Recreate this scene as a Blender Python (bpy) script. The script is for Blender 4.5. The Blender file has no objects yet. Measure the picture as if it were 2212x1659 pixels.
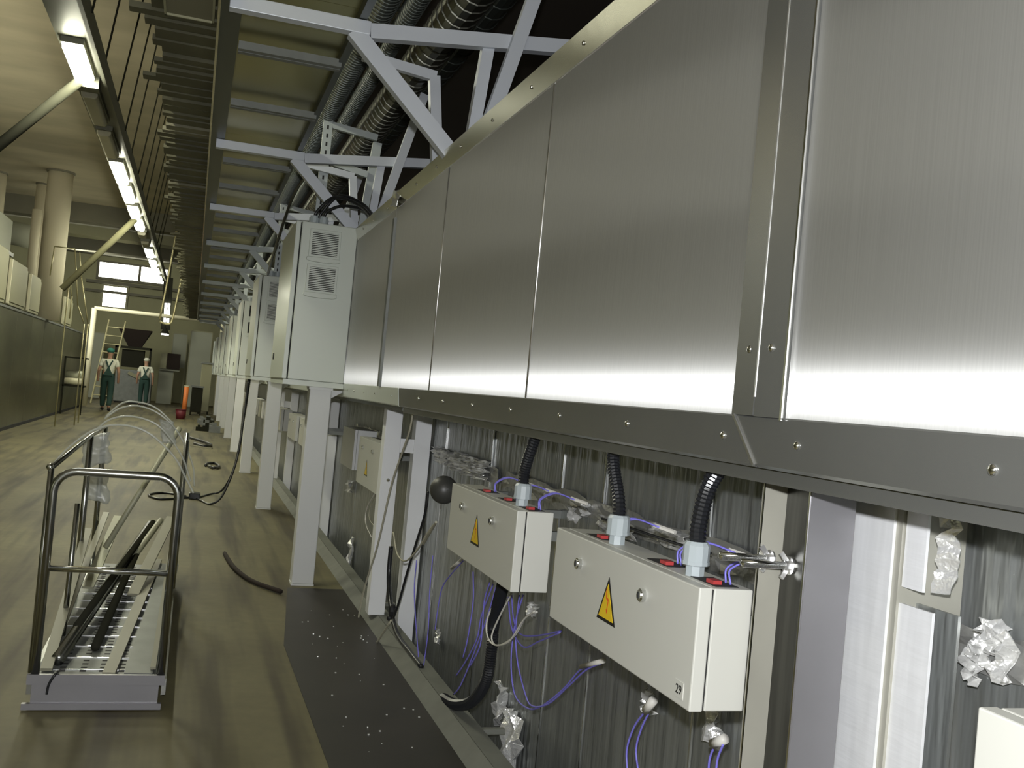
import bpy, bmesh, math, random
from mathutils import Vector, Matrix
random.seed(7)
S = bpy.context.scene
C = S.collection
# ------------------------------------------------------------------ camera
F, CX, CY, H = 2200.0, 1106.0, 829.5, 1.40
vy = Vector((418-CX, -(803-CY), -F)).normalized()
up = Vector((math.sin(.098), math.cos(.098), 0)); up = (up-up.dot(vy)*vy).normalized()
vx = vy.cross(up)
R = Matrix((vx, vy, up))                     # camera axes -> world
cam_d = bpy.data.cameras.new('camera'); cam = bpy.data.objects.new('camera', cam_d); C.objects.link(cam)
cam_d.sensor_fit = 'HORIZONTAL'; cam_d.sensor_width = 36; cam_d.lens = F/2212*36
cam_d.clip_start = .05; cam_d.clip_end = 300
cam.matrix_world = Matrix.Translation((0, 0, H)) @ R.to_4x4()
S.camera = cam
def ray(x, y): return R @ Vector((x-CX, -(y-CY), -F))
def ax(x, y, a): d = ray(x, y); return Vector((0, 0, H))+d*(a/d.x)      # point of a wall plane X = a
def ay(x, y, a): d = ray(x, y); return Vector((0, 0, H))+d*(a/d.y)
def az(x, y, a): d = ray(x, y); return Vector((0, 0, H))+d*((a-H)/d.z)
# ------------------------------------------------------------------ colour management, world, lights
S.view_settings.view_transform = 'Standard'; S.view_settings.look = 'None'
S.view_settings.gamma = 1; S.view_settings.use_curve_mapping = False
S.view_settings.exposure = 0.5
w = bpy.data.worlds.new('world'); S.world = w; w.use_nodes = True
bg = w.node_tree.nodes['Background']; bg.inputs[0].default_value = (.78, .78, .55, 1); bg.inputs[1].default_value = .16
def area(name, loc, target, sx, sy, power, col):
    d = bpy.data.lights.new(name, 'AREA'); d.shape = 'RECTANGLE'; d.size = sx; d.size_y = sy; d.energy = power; d.color = col
    o = bpy.data.objects.new(name, d); C.objects.link(o); o.location = loc
    o.rotation_euler = (Vector(target)-Vector(loc)).to_track_quat('-Z', 'Y').to_euler(); return o
fl = bpy.data.lights.new('camera_flash', 'POINT'); fl.energy = 27; fl.shadow_soft_size = .02; fl.color = (.97, .98, 1)
fl.use_nodes = True; _n = fl.node_tree.nodes; _e = _n['Emission']; _f = _n.new('ShaderNodeLightFalloff'); _f.inputs[0].default_value = 1
_m = _n.new('ShaderNodeMath'); _m.operation = 'MULTIPLY_ADD'; _m.inputs[1].default_value = 4.2
fl.node_tree.links.new(_f.outputs['Quadratic'], _m.inputs[0]); fl.node_tree.links.new(_f.outputs['Linear'], _m.inputs[2])
fl.node_tree.links.new(_m.outputs[0], _e.inputs['Strength'])
fo = bpy.data.objects.new('camera_flash', fl); C.objects.link(fo); fo.location = (-.02, -.02, 1.52)
area('rear_fill', (-.9, -3.5, 3.6), (.6, 7, 1.4), 2.4, 1.2, 22, (1, .99, .88))  # added fill from behind the camera, lifts the posts and cabinets
area('far_bay_fill', (-4.5, 33.5, 5.0), (-1.5, 45, 2.5), 3, 2, 280, (1, 1, .85))  # added light aimed at the end wall and portal, no window here
area('ceiling_fill', (-5.5, 12, 4.6), (-4, 16, 5.6), 4, 6, 270, (1, .95, .72))  # unseen added light facing up, brightens the concrete ceiling
# ------------------------------------------------------------------ materials
def mat(name, col, rough=.5, metal=0, var=0, scale=(4, 4, 4), col2=None, bump=0, bscale=None, emit=0, aniso=0, tangent=None, alpha=1, spec=.5, detail=4):
    m = bpy.data.materials.new(name); m.use_nodes = True
    nt = m.node_tree; n = nt.nodes; b = n['Principled BSDF']
    b.inputs['Base Color'].default_value = (*col, 1); b.inputs['Roughness'].default_value = rough
    b.inputs['Metallic'].default_value = metal; b.inputs['Specular IOR Level'].default_value = spec
    if alpha < 1: b.inputs['Alpha'].default_value = alpha
    if aniso:
        b.inputs['Anisotropic'].default_value = aniso
        if tangent:
            v = n.new('ShaderNodeCombineXYZ')
            for i in range(3): v.inputs[i].default_value = tangent[i]
            nt.links.new(v.outputs[0], b.inputs['Tangent'])
    if emit: b.inputs['Emission Color'].default_value = (*col, 1); b.inputs['Emission Strength'].default_value = emit
    if var or col2 or bump:
        tc = n.new('ShaderNodeTexCoord'); geo = n.new('ShaderNodeNewGeometry')
        mp = n.new('ShaderNodeMapping'); mp.inputs['Scale'].default_value = scale
        nt.links.new(geo.outputs['Position'], mp.inputs[0])
        ns = n.new('ShaderNodeTexNoise'); ns.inputs['Scale'].default_value = 1; ns.inputs['Detail'].default_value = detail
        nt.links.new(mp.outputs[0], ns.inputs['Vector'])
        if var or col2:
            cr = n.new('ShaderNodeValToRGB')
            c2 = col2 or tuple(max(0, c*(1-var)) for c in col)
            cr.color_ramp.elements[0].position = .36; cr.color_ramp.elements[1].position = .64
            cr.color_ramp.elements[0].color = (*c2, 1); cr.color_ramp.elements[1].color = (*col, 1)
            nt.links.new(ns.outputs[0], cr.inputs[0]); nt.links.new(cr.outputs[0], b.inputs['Base Color'])
        if bump:
            mp2 = n.new('ShaderNodeMapping'); mp2.inputs['Scale'].default_value = bscale or scale
            nt.links.new(geo.outputs['Position'], mp2.inputs[0])
            nb = n.new('ShaderNodeTexNoise'); nb.inputs['Scale'].default_value = 1; nb.inputs['Detail'].default_value = 3
            nt.links.new(mp2.outputs[0], nb.inputs['Vector'])
            bp = n.new('ShaderNodeBump'); bp.inputs['Strength'].default_value = bump; bp.inputs['Distance'].default_value = .02
            nt.links.new(nb.outputs[0], bp.inputs['Height']); nt.links.new(bp.outputs[0], b.inputs['Normal'])
    return m
M = {}
M['brushed'] = mat('brushed_steel', (.66, .66, .64), .55, 1, var=.06, scale=(1, 260, 2.5), bump=.04, bscale=(1, 1.1, .8), aniso=.97, tangent=(0, 1, 0))
def streak_lobe(m, lobes):
    # brushed grain runs vertically, so highlights smear sideways
    nt = m.node_tree; n = nt.nodes; a = n['Principled BSDF']; v = n.new('ShaderNodeCombineXYZ'); v.inputs[2].default_value = 1
    col = [l.from_socket for l in nt.links if l.to_node == a and l.to_socket.name == 'Base Color'][0]; prev = None
    for rough, an, fac in lobes:
        g = n.new('ShaderNodeBsdfAnisotropic'); g.distribution = 'GGX'
        g.inputs['Roughness'].default_value = rough; g.inputs['Anisotropy'].default_value = an
        nt.links.new(v.outputs[0], g.inputs['Tangent']); nt.links.new(col, g.inputs['Color'])
        if prev is None: prev = g.outputs[0]; continue
        mx = n.new('ShaderNodeMixShader'); mx.inputs[0].default_value = fac
        nt.links.new(prev, mx.inputs[1]); nt.links.new(g.outputs[0], mx.inputs[2]); prev = mx.outputs[0]
    nt.links.new(prev, n['Material Output'].inputs[0])
streak_lobe(M['brushed'], [(.66, 0, 0), (.39, .82, .17), (.33, .90, .13)])
M['smooth'] = mat('smooth_steel', (.34, .345, .33), .27, .75, var=.10, scale=(1, 2, 2), bump=.04, bscale=(2, 2, 2))
M['rolled'] = mat('rolled_steel', (.50, .49, .40), .20, 1, var=.08, scale=(1, 3, 3), bump=.05, bscale=(2, 5, 3))
M['seam'] = mat('folded_seam', (.9, .9, .9), .38, 1)
M['rail_galv'] = mat('rail_galvanised', (.17, .175, .15), .75, 0, var=.15, scale=(8, 8, 8))
M['screw'] = mat('bright_screw', (.8, .8, .8), .15, 1)
M['chrome'] = mat('chrome', (.75, .76, .76), .12, 1)
M['tube_steel'] = mat('trolley_tube', (.42, .43, .42), .22, 1)
M['foil'] = mat('aluminium_foil', (.47, .49, .48), .32, .72, var=.28, scale=(2, 34, 1.2), bump=1.0, bscale=(4, 16, 2.2))
M['foil_bright'] = mat('crumpled_foil', (.86, .86, .84), .28, .55, var=.1, scale=(9, 9, 9), bump=.6, bscale=(30, 30, 30))
M['tape'] = mat('foil_tape', (.5, .5, .48), .36, .7, bump=.5, bscale=(8, 14, 22))
M['alu'] = mat('raw_aluminium', (.84, .85, .86), .42, .15, var=.08, scale=(5, 40, 5), bump=.12, bscale=(8, 5, 40))
M['box'] = mat('box_paint', (.60, .60, .55), .45)
M['cab'] = mat('cabinet_paint', (.62, .66, .60), .32)
M['post'] = mat('post_paint', (.66, .67, .67), .38)
M['white_post'] = mat('galvanised_white', (.84, .85, .86), .40, 0)
M['galv'] = mat('galvanised', (.20, .21, .195), .5, .3, var=.15, scale=(8, 8, 8))
M['frame'] = mat('frame_paint', (.58, .61, .66), .42, .2)
M['frame_far'] = mat('frame_steel_far', (.45, .49, .49), .5, .2)
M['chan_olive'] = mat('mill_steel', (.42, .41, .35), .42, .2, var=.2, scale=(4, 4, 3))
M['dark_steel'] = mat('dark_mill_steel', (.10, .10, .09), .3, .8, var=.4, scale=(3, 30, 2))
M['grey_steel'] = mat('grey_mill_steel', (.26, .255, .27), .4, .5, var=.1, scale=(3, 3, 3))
M['pan'] = mat('tray_pan', (.36, .34, .16), .30, .85, var=.15, scale=(1, .6, 1))
M['tray'] = mat('tray_steel', (.08, .09, .08), .4, .7)
M['plank'] = mat('deck_plank', (.105, .10, .055), .6, .2, var=.35, scale=(3, 1, 3))
M['plank_light'] = mat('deck_board', (.17, .16, .10), .6, 0)
M['duct'] = mat('spiral_duct', (.15, .15, .125), .42, 1)
M['black'] = mat('black_plastic', (.016, .017, .02), .28)
M['rubber'] = mat('black_mat', (.030, .026, .020), .5, 0, var=.25, scale=(3, 3, 3))
M['ball'] = mat('dark_ball', (.05, .05, .045), .42)
M['gland'] = mat('gland_plastic', (.42, .47, .49), .35)
M['blue'] = mat('blue_wire', (.22, .20, .72), .4)
M['white'] = mat('white_sleeve', (.72, .70, .64), .5)
M['beige_wire'] = mat('beige_wire', (.46, .44, .34), .5)
M['yellow'] = mat('sign_yellow', (.80, .55, .02), .5)
M['sign_black'] = mat('sign_black', (.01, .01, .01), .5)
M['sign_red'] = mat('sign_red', (.75, .10, .02), .5)
M['red'] = mat('red_clamp', (.45, .05, .05), .4)
M['green'] = mat('green_wire', (.12, .35, .12), .4)
M['slot'] = mat('dark_opening', (.02, .02, .02), .8)
M['concrete'] = mat('ceiling_concrete', (.52, .47, .34), .8, 0, var=.22, scale=(.5, 1.2, .5), bump=.15, bscale=(2, 2, 2))
M['column'] = mat('column_paint', (.62, .57, .42), .7)
M['conc_dark'] = mat('beam_concrete', (.20, .19, .14), .8, 0, var=.2, scale=(1, 1, 1))
M['lamp'] = mat('lamp_diffuser', (1, .99, .78), .4, emit=55)
M['lamp_off'] = mat('lamp_unlit', (.36, .34, .24), .4)
M['lamp_rail'] = mat('lamp_rail', (.12, .12, .09), .5, .4)
M['window'] = mat('daylight_glass', (1, 1, .85), .4, emit=4.5)
M['window_dim'] = mat('dim_glass', (.62, .64, .54), .4, emit=.45)
M['wall'] = mat('far_wall', (.38, .37, .22), .8, 0, var=.12, scale=(1, 1, .6))
M['wall_panel'] = mat('grey_partition', (.36, .37, .29), .7)
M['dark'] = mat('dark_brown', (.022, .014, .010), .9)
M['machine'] = mat('machine_cladding', (.20, .20, .12), .34, .7, var=.35, scale=(2, .5, 1.6), bump=.12, bscale=(3, 3, 3))
M['panel_beige'] = mat('beige_panel', (.30, .29, .18), .6)
M['pipe'] = mat('pipe_paint', (.36, .36, .26), .5, .2)
M['pipe_olive'] = mat('olive_pipe', (.11, .105, .06), .9, 0, spec=.1)
M['pipe_dark'] = mat('pipe_dark', (.03, .03, .022), 1, 0, spec=0)
M['cream'] = mat('portal_paint', (.74, .70, .50), .5)
M['rail'] = mat('railing', (.50, .46, .26), .4, .4)
M['wood'] = mat('pale_bar', (.27, .26, .19), .5)
M['film'] = mat('clear_tube', (.62, .64, .58), .15, 0, alpha=.55)
M['bag'] = mat('plastic_film', (.5, .52, .48), .3, 0, alpha=.5)
M['orange'] = mat('orange_paint', (.80, .22, .05), .5)
M['maroon'] = mat('maroon_plastic', (.16, .02, .03), .5)
M['skin'] = mat('skin', (.42, .24, .16), .6)
M['tshirt'] = mat('white_cotton', (.70, .70, .58), .8)
M['overall'] = mat('green_overalls', (.02, .055, .045), .8)
M['cap'] = mat('teal_cap', (.03, .20, .15), .7)
# floor: concrete with tyre streaks along the aisle
def floor_mat():
    m = bpy.data.materials.new('floor_concrete'); m.use_nodes = True; nt = m.node_tree; n = nt.nodes; b = n['Principled BSDF']
    geo = n.new('ShaderNodeNewGeometry')
    def noise(sc, det=5):
        mp = n.new('ShaderNodeMapping'); mp.inputs['Scale'].default_value = sc; nt.links.new(geo.outputs['Position'], mp.inputs[0])
        t = n.new('ShaderNodeTexNoise'); t.inputs['Scale'].default_value = 1; t.inputs['Detail'].default_value = det; nt.links.new(mp.outputs[0], t.inputs['Vector']); return t
    a = noise((.5, .8, 1)); s = noise((5.5, .35, 1), 3); f = noise((14, 14, 1), 5)
    r1 = n.new('ShaderNodeValToRGB'); r1.color_ramp.elements[0].position = .3; r1.color_ramp.elements[1].position = .7
    r1.color_ramp.elements[0].color = (.125, .106, .048, 1); r1.color_ramp.elements[1].color = (.205, .184, .088, 1)
    nt.links.new(a.outputs[0], r1.inputs[0])
    r2 = n.new('ShaderNodeValToRGB'); r2.color_ramp.elements[0].position = .34; r2.color_ramp.elements[1].position = .52
    r2.color_ramp.elements[0].color = (.40, .36, .32, 1); r2.color_ramp.elements[1].color = (1, 1, 1, 1)
    nt.links.new(s.outputs[0], r2.inputs[0])
    mx = n.new('ShaderNodeMix'); mx.data_type = 'RGBA'; mx.blend_type = 'MULTIPLY'; mx.inputs[0].default_value = 1
    nt.links.new(r1.outputs[0], mx.inputs[6]); nt.links.new(r2.outputs[0], mx.inputs[7])
    m2 = n.new('ShaderNodeMix'); m2.data_type = 'RGBA'; m2.blend_type = 'MULTIPLY'; m2.inputs[0].default_value = .35
    nt.links.new(mx.outputs[2], m2.inputs[6]); nt.links.new(f.outputs[0], m2.inputs[7])
    nt.links.new(m2.outputs[2], b.inputs['Base Color'])
    b.inputs['Roughness'].default_value = .62
    bp = n.new('ShaderNodeBump'); bp.inputs['Strength'].default_value = .12; nt.links.new(f.outputs[0], bp.inputs['Height']); nt.links.new(bp.outputs[0], b.inputs['Normal'])
    return m
M['floor'] = floor_mat()
# ------------------------------------------------------------------ geometry helpers
class MB:
    def __init__(s): s.v = []; s.f = []
    def add(s, v, f):
        o = len(s.v); s.v += [tuple(p) for p in v]; s.f += [tuple(i+o for i in q) for q in f]; return s
    def box(s, x0, x1, y0, y1, z0, z1):
        v = [(x, y, z) for x in (x0, x1) for y in (y0, y1) for z in (z0, z1)]
        return s.add(v, [(0, 1, 3, 2), (4, 6, 7, 5), (0, 4, 5, 1), (2, 3, 7, 6), (0, 2, 6, 4), (1, 5, 7, 3)])
    def bar(s, p, q, w, h, ref=(0, 1, 0)):
        p, q = Vector(p), Vector(q); d = (q-p).normalized(); r = Vector(ref); r = (r-r.dot(d)*d).normalized(); u = d.cross(r)
        v = [e+r*(a*w/2)+u*(b*h/2) for e in (p, q) for a in (-1, 1) for b in (-1, 1)]
        return s.add(v, [(0, 1, 3, 2), (4, 6, 7, 5), (0, 4, 5, 1), (2, 3, 7, 6), (0, 2, 6, 4), (1, 5, 7, 3)])
    def tube(s, pts, r, n=8, closed=False, cap=True):
        pts = [Vector(p) for p in pts]; N = len(pts); rr = r if isinstance(r, (list, tuple)) else [r]*N
        base = len(s.v); prev = None
        for i, p in enumerate(pts):
            t = (pts[min(i+1, N-1)]-pts[max(i-1, 0)])
            t = t.normalized() if t.length > 1e-9 else Vector((0, 0, 1))
            if prev is None:
                a = Vector((0, 0, 1)) if abs(t.z) < .9 else Vector((1, 0, 0)); a = (a-a.dot(t)*t).normalized()
            else:
                a = prev-prev.dot(t)*t; a = a.normalized() if a.length > 1e-6 else Vector((1, 0, 0))
            prev = a; b = t.cross(a)
            for k in range(n):
                c = 2*math.pi*k/n; s.v.append(tuple(p+(a*math.cos(c)+b*math.sin(c))*rr[i]))
        for i in range(N-1):
            for k in range(n):
                k2 = (k+1) % n; s.f.append((base+i*n+k, base+i*n+k2, base+(i+1)*n+k2, base+(i+1)*n+k))
        if cap:
            s.f.append(tuple(base+k for k in range(n))[::-1]); s.f.append(tuple(base+(N-1)*n+k for k in range(n)))
        return s
    def prism(s, poly, axis, a, b):
        n = len(poly)
        def P(u, v, t): return (t, u, v) if axis == 'x' else ((u, t, v) if axis == 'y' else (u, v, t))
        v = [P(u, w, a) for u, w in poly]+[P(u, w, b) for u, w in poly]
        f = [tuple(range(n))[::-1], tuple(range(n, 2*n))]+[(i, (i+1) % n, (i+1) % n+n, i+n) for i in range(n)]
        return s.add(v, f)
    def sphere(s, c, r, nu=12, nv=8, sc=(1, 1, 1)):
        c = Vector(c); v = [c+Vector((0, 0, r*sc[2]))]
        for i in range(1, nv):
            th = math.pi*i/nv
            for k in range(nu):
                ph = 2*math.pi*k/nu; v.append(c+Vector((r*sc[0]*math.sin(th)*math.cos(ph), r*sc[1]*math.sin(th)*math.sin(ph), r*sc[2]*math.cos(th))))
        v.append(c-Vector((0, 0, r*sc[2]))); f = [(0, 1+k, 1+(k+1) % nu) for k in range(nu)]
        for i in range(nv-2):
            for k in range(nu):
                a = 1+i*nu+k; b = 1+i*nu+(k+1) % nu; f.append((a, a+nu, b+nu, b))
        L = len(v)-1; f += [(L, L-nu+(k+1) % nu, L-nu+k) for k in range(nu)]
        return s.add(v, f)
def smooth(pts, n=6):
    P = [Vector(p) for p in pts]; P = [2*P[0]-P[1]]+P+[2*P[-1]-P[-2]]; out = []
    for i in range(1, len(P)-2):
        a, b, c, d = P[i-1:i+3]
        for k in range(n):
            t = k/n; out.append(.5*((2*b)+(c-a)*t+(2*a-5*b+4*c-d)*t*t+(3*b-3*c+d-a)*t**3))
    out.append(P[-2]); return out
def obj(name, mb, m, parent=None, sm=False, bev=0):
    me = bpy.data.meshes.new(name); me.from_pydata(mb.v, [], mb.f)
    bm = bmesh.new(); bm.from_mesh(me); bmesh.ops.recalc_face_normals(bm, faces=bm.faces); bm.to_mesh(me); bm.free()
    me.materials.append(M[m] if isinstance(m, str) else m)
    if sm:
        for p in me.polygons: p.use_smooth = True
    o = bpy.data.objects.new(name, me); C.objects.link(o)
    if parent:
        o.parent = parent; o.matrix_parent_inverse = Matrix.Translation(-parent_world(parent))
    if bev:
        b = o.modifiers.new('bevel', 'BEVEL'); b.width = bev; b.segments = 2; b.limit_method = 'ANGLE'
    return o
def parent_world(p):
    return Vector(p.location) if p.type == 'EMPTY' else Vector((0, 0, 0))   # part meshes hold world coordinates
def tag(o, label, cat, group=None, kind=None):
    o['label'] = label; o['category'] = cat
    if group: o['group'] = group
    if kind: o['kind'] = kind
    return o
def thing(name, loc, label, cat, group=None):
    o = bpy.data.objects.new(name, None); o.empty_display_size = .1; o.location = loc; C.objects.link(o); return tag(o, label, cat, group)
def struct(name, mb, m, parent=None):
    o = obj(name, mb, m, parent)
    if not parent: o['kind'] = 'structure'
    return o
KIDS = {}
def copy_tree(o, d, label=None, parent=None):
    c = o.copy(); C.objects.link(c)
    if parent: c.parent = parent
    else: c.location = Vector(o.location)+Vector(d)
    if label: c['label'] = label
    for ch in [x for x in bpy.data.objects if x.parent == o]: copy_tree(ch, d, None, c)
    return c
ORD = ['nearest', 'second', 'third', 'fourth', 'fifth', 'sixth', 'seventh', 'eighth', 'ninth', 'tenth', 'eleventh', 'twelfth', 'thirteenth', 'fourteenth', 'fifteenth', 'sixteenth', 'seventeenth', 'eighteenth', 'nineteenth', 'twentieth']
def grid_sheet(o3, ux, uy, nx, ny, amp, seed=0):
    """crumpled sheet spanning ux, uy from o3, thickness comes from a solidify modifier"""
    rnd = random.Random(seed); o3, ux, uy = Vector(o3), Vector(ux), Vector(uy); nn = ux.cross(uy).normalized(); b = MB(); v = []
    for j in range(ny+1):
        for i in range(nx+1):
            e = 0 if amp == 0 else 1
            v.append(o3+ux*(i/nx+e*rnd.uniform(-.4, .4)/nx)+uy*(j/ny+e*rnd.uniform(-.4, .4)/ny)+nn*rnd.uniform(-amp, amp))
    f = [(j*(nx+1)+i, j*(nx+1)+i+1, (j+1)*(nx+1)+i+1, (j+1)*(nx+1)+i) for j in range(ny) for i in range(nx)]
    return b.add(v, f)
def solid(o, t=.003):
    s = o.modifiers.new('solid', 'SOLIDIFY'); s.thickness = t; s.offset = 0; return o

# ================================================================== SETTING
struct('floor', MB().box(-12, 1.14, -4, 46, -.2, 0), 'floor')
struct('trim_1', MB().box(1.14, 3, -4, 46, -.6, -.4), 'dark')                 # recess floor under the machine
struct('ceiling', MB().box(-12, .9, -4, 29.3, 5.6, 5.9), 'concrete')
struct('trim_2', MB().box(.9, 4, -4, 46, 4.6, 4.8), 'dark')                    # near-black soffit: shade of the void above the machine put into its colour
struct('wall_right', MB().box(3.2, 3.4, -4, 46, -.4, 4.6), 'dark')  # near-black colour stands in for the unlit void behind the hood
struct('trim_3', MB().box(-12, .9, 29.3, 29.9, 5.12, 5.9), 'conc_dark')        # downstand beams
struct('trim_4', MB().box(-12, .9, 30.2, 31.0, 4.86, 5.12), 'panel_beige')
struct('trim_5', MB().box(-12, .9, 33, 33.6, 4.75, 5.3), 'conc_dark')
struct('trim_6', MB().box(-12, .9, 29.9, 46, 5.9, 6.1), 'conc_dark')
we = struct('wall_end', MB().box(-12, 3, 46, 46.3, 0, 6.0), 'wall')
struct('wall_left', MB().box(-12.3, -12, -4, 46, 0, 6), 'wall')
# clerestory window in the end wall
wn = MB(); 
for x0, x1 in ((-4.15, -2.6), (-2.5, -1.45)): wn.box(x0, x1, 45.90, 45.94, 5.0, 5.62)
o = struct('window_1', wn, 'window'); 
fr = obj('window_frame', MB().box(-4.25, -1.35, 45.86, 45.99, 4.9, 5.0).box(-4.25, -1.35, 45.86, 45.99, 5.62, 5.7).box(-4.25, -4.15, 45.86, 45.99, 5, 5.62).box(-2.6, -2.5, 45.86, 45.99, 5, 5.62).box(-1.45, -1.35, 45.86, 45.99, 5, 5.62), 'conc_dark', o)
o = struct('window_2', MB().box(-3.9, -3.0, 45.92, 45.96, 3.8, 4.65), 'window')
obj('window_frame', MB().box(-4.0, -3.9, 45.88, 45.99, 3.7, 4.75).box(-3.0, -2.92, 45.88, 45.99, 3.7, 4.75).box(-3.9, -3.0, 45.88, 45.99, 4.65, 4.75).box(-3.9, -3.0, 45.88, 45.99, 3.7, 3.8), 'panel_beige', o)
# horizontal ledges on the end wall
struct('trim_7', MB().box(-4.6, .9, 45.7, 46, 4.72, 4.84), 'conc_dark')
struct('trim_8', MB().box(-4.6, .9, 45.7, 46, 4.35, 4.45), 'conc_dark')

# ================================================================== OVEN HOOD (long clad machine on the right)
hood = thing('oven_hood', (1.0, 0, 1.325), 'long brushed stainless steel hood casing of the machine filling the right side', 'machine')
obj('casing', MB().box(1.04, 2.2, -1.5, 36, 1.33, 2.46), 'dark_steel', hood)
seams = [-1.2, .21, 1.575, 1.75, 3.04, 4.42, 5.66, 7.02, 8.4, 9.76, 11.12, 12.5, 13.86, 15.22, 16.6, 18, 19.3, 20.7, 22, 23.4, 24.8, 26.2, 27.5, 29, 30.4, 31.8, 33.2, 34.6, 36]
for i in range(len(seams)-1):
    a, b = seams[i], seams[i+1]
    if b-a < .3: continue
    obj('cladding_panel', MB().box(1.0, 1.04, a+.003, b-.003, 1.405, 2.425), 'brushed', hood, bev=.002)
def screw(y, z, x, par, nx=-1, r=.008):
    b = MB().sphere((x, y, z), r, 8, 6, (.6, 1, 1)); obj('screw', b, 'screw', par, sm=True)
def lower_trim(y0, y1, m, name='lower_trim'):
    poly = [(.997, 1.412), (1.0, 1.415), (1.03, 1.415), (1.03, 1.322), (1.012, 1.320), (1.006, 1.326)]
    return obj(name, MB().prism(poly, 'y', y0, y1), m, hood)
# near lower trim, cut on the slant at the divider
t1 = lower_trim(-1.2, 1.70, 'smooth')
t2 = lower_trim(1.705, 5.10, 'smooth')
for t_, ye in ((t1, 1.70), (t2, 1.705)):                      # slanted mitre: the joint leans away towards the top
    for v in t_.data.vertices:
        if abs(v.co.y-ye) < 1e-4: v.co.y = ye-.035+(v.co.z-1.322)*.78
mt = obj('mitre_strip', MB().bar((.996, 1.742, 1.414), (1.005, 1.670, 1.324), .006, .006, (1, 0, 0)), 'seam', hood)
t3 = lower_trim(5.12, 36, 'cab', 'painted_lower_trim'); t3['label'] = 'light grey painted lower trim'
obj('hood_lip', MB().box(1.03, 1.16, -1.2, 5.1, 1.292, 1.318), 'smooth', hood)
obj('hood_lip', MB().box(1.03, 1.12, 5.12, 36, 1.300, 1.320), 'galv', hood)
for y in (4.622, 4.144, 3.675, 3.196, 2.725, 2.251, 1.786): screw(y, 1.372, 1.000, t2)
for y in (1.529, 1.078, .6, .1): screw(y, 1.369, 1.000, t1)
for y in (5.3, 5.8, 6.2, 6.6, 6.9): screw(y, 1.372, .999, t3, r=.006)
# top trim, tilted outward lip
poly = [(.997, 2.416), (.978, 2.495), (.983, 2.500), (1.05, 2.500), (1.04, 2.410)]
# screws sit proud of the slope
tt = obj('top_trim', MB().prism(poly, 'y', -1.2, 5.60), 'rolled', hood)
tf = obj('top_trim', MB().prism(poly, 'y', 5.64, 36), 'rolled', hood)
for y in (.9, 1.4, 1.85, 2.3, 2.773, 3.251, 3.72, 4.2, 4.65, 5.1): screw(y, 2.455, .986, tt, r=.007)
for y in (5.9, 6.4, 6.8): screw(y, 2.455, .986, tf, r=.007)
# bent corner of the top trim at the joint
solid(obj('bent_corner', grid_sheet((.97, 5.50, 2.41), (.0, .22, .02), (.02, 0, .09), 3, 3, .012, 4), 'foil_bright', hood))
# divider strips between the two big panels
d1 = obj('divider_strip', MB().prism([(.996, 1.752), (.989, 1.664), (1.0, 1.664), (1.03, 1.752)], 'z', 1.415, 2.42), 'smooth', hood)
d2 = obj('divider_strip', MB().prism([(.989, 1.660), (.994, 1.575), (1.03, 1.575), (1.0, 1.660)], 'z', 1.414, 2.42), 'smooth', hood)
obj('edge_bead', MB().tube([(.989, 1.662, 1.45), (.989, 1.662, 2.42)], .0022, 6), 'seam', hood)
obj('edge_bead', MB().tube([(.992, 1.573, 1.41), (.992, 1.573, 2.42)], .0035, 6), 'screw', hood)
screw(1.700, 1.539, .992, d1); screw(1.622, 1.54, .990, d2)
# panel seam folds
for y in (3.04, 4.42): obj('seam_fold', MB().tube([(1.0, y, 1.415), (1.0, y, 2.41)], .0045, 10), 'seam', hood, sm=True)
obj('seam_fold', MB().box(.985, 1.0, 5.63, 5.68, 1.415, 2.36), 'galv', hood)

# ================================================================== CONTROL CABINETS
CAB = 'tall grey control cabinets along the hood'
def cabinet(y0, label, full):
    c = thing('control_cabinet', (.78, y0, 1.40), label, 'cabinet', CAB)
    obj('body', MB().box(.615, .996, y0, y0+1.15, 1.412, 2.50), 'cab', c, bev=.006)
    obj('door', MB().box(.575, .607, y0+.004, y0+1.146, 1.412, 2.498), 'cab', c, bev=.004)
    obj('door_gasket', MB().box(.607, .615, y0+.012, y0+1.138, 1.42, 2.49), 'slot', c)
    obj('plinth_strip', MB().box(.585, .998, y0+.003, y0+1.15, 1.375, 1.411), 'cab', c)
    obj('lock', MB().box(.568, .575, y0+.9, y0+.93, 1.55, 1.60), 'slot', c)
    for z0, z1 in ((2.242, 2.455), (1.998, 2.212)):
        g = obj('vent_grille', MB().prism([(.672, z0+.02), (.885, z0+.02), (.885, z1), (.672, z1)], 'y', y0-.014, y0).prism([(.660, z0-.004), (.7, z0-.012), (.78, z0-.015), (.86, z0-.012), (.893, z0-.004), (.89, z0+.02), (.665, z0+.02)], 'y', y0-.024, y0), 'cab', c, bev=.003)
        obj('grille_recess', MB().box(.69, .868, y0-.0150, y0-.0140, z0+.036, z1-.018), 'slot', g)
        if full:
            for k in range(13):
                z = z0+.040+k*.0122; obj('slat', MB().box(.688, .870, y0-.021, y0-.014, z, z+.0068), 'cab', g)
    for x in (.70, .765):
        gl = obj('cable_gland', MB().tube([(x, y0+.10, 2.50), (x, y0+.10, 2.545)], .034, 10).tube([(x, y0+.10, 2.545), (x, y0+.10, 2.56)], .027, 10), 'gland', c)
    return c
cabinet(7.10, 'nearest tall light grey control cabinet with two vent grilles, above the pale square post', True)
for k in range(1, 8):
    cabinet(7.10+4.1*k, ORD[k]+' tall light grey control cabinet counting away along the hood', k == 1)
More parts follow.
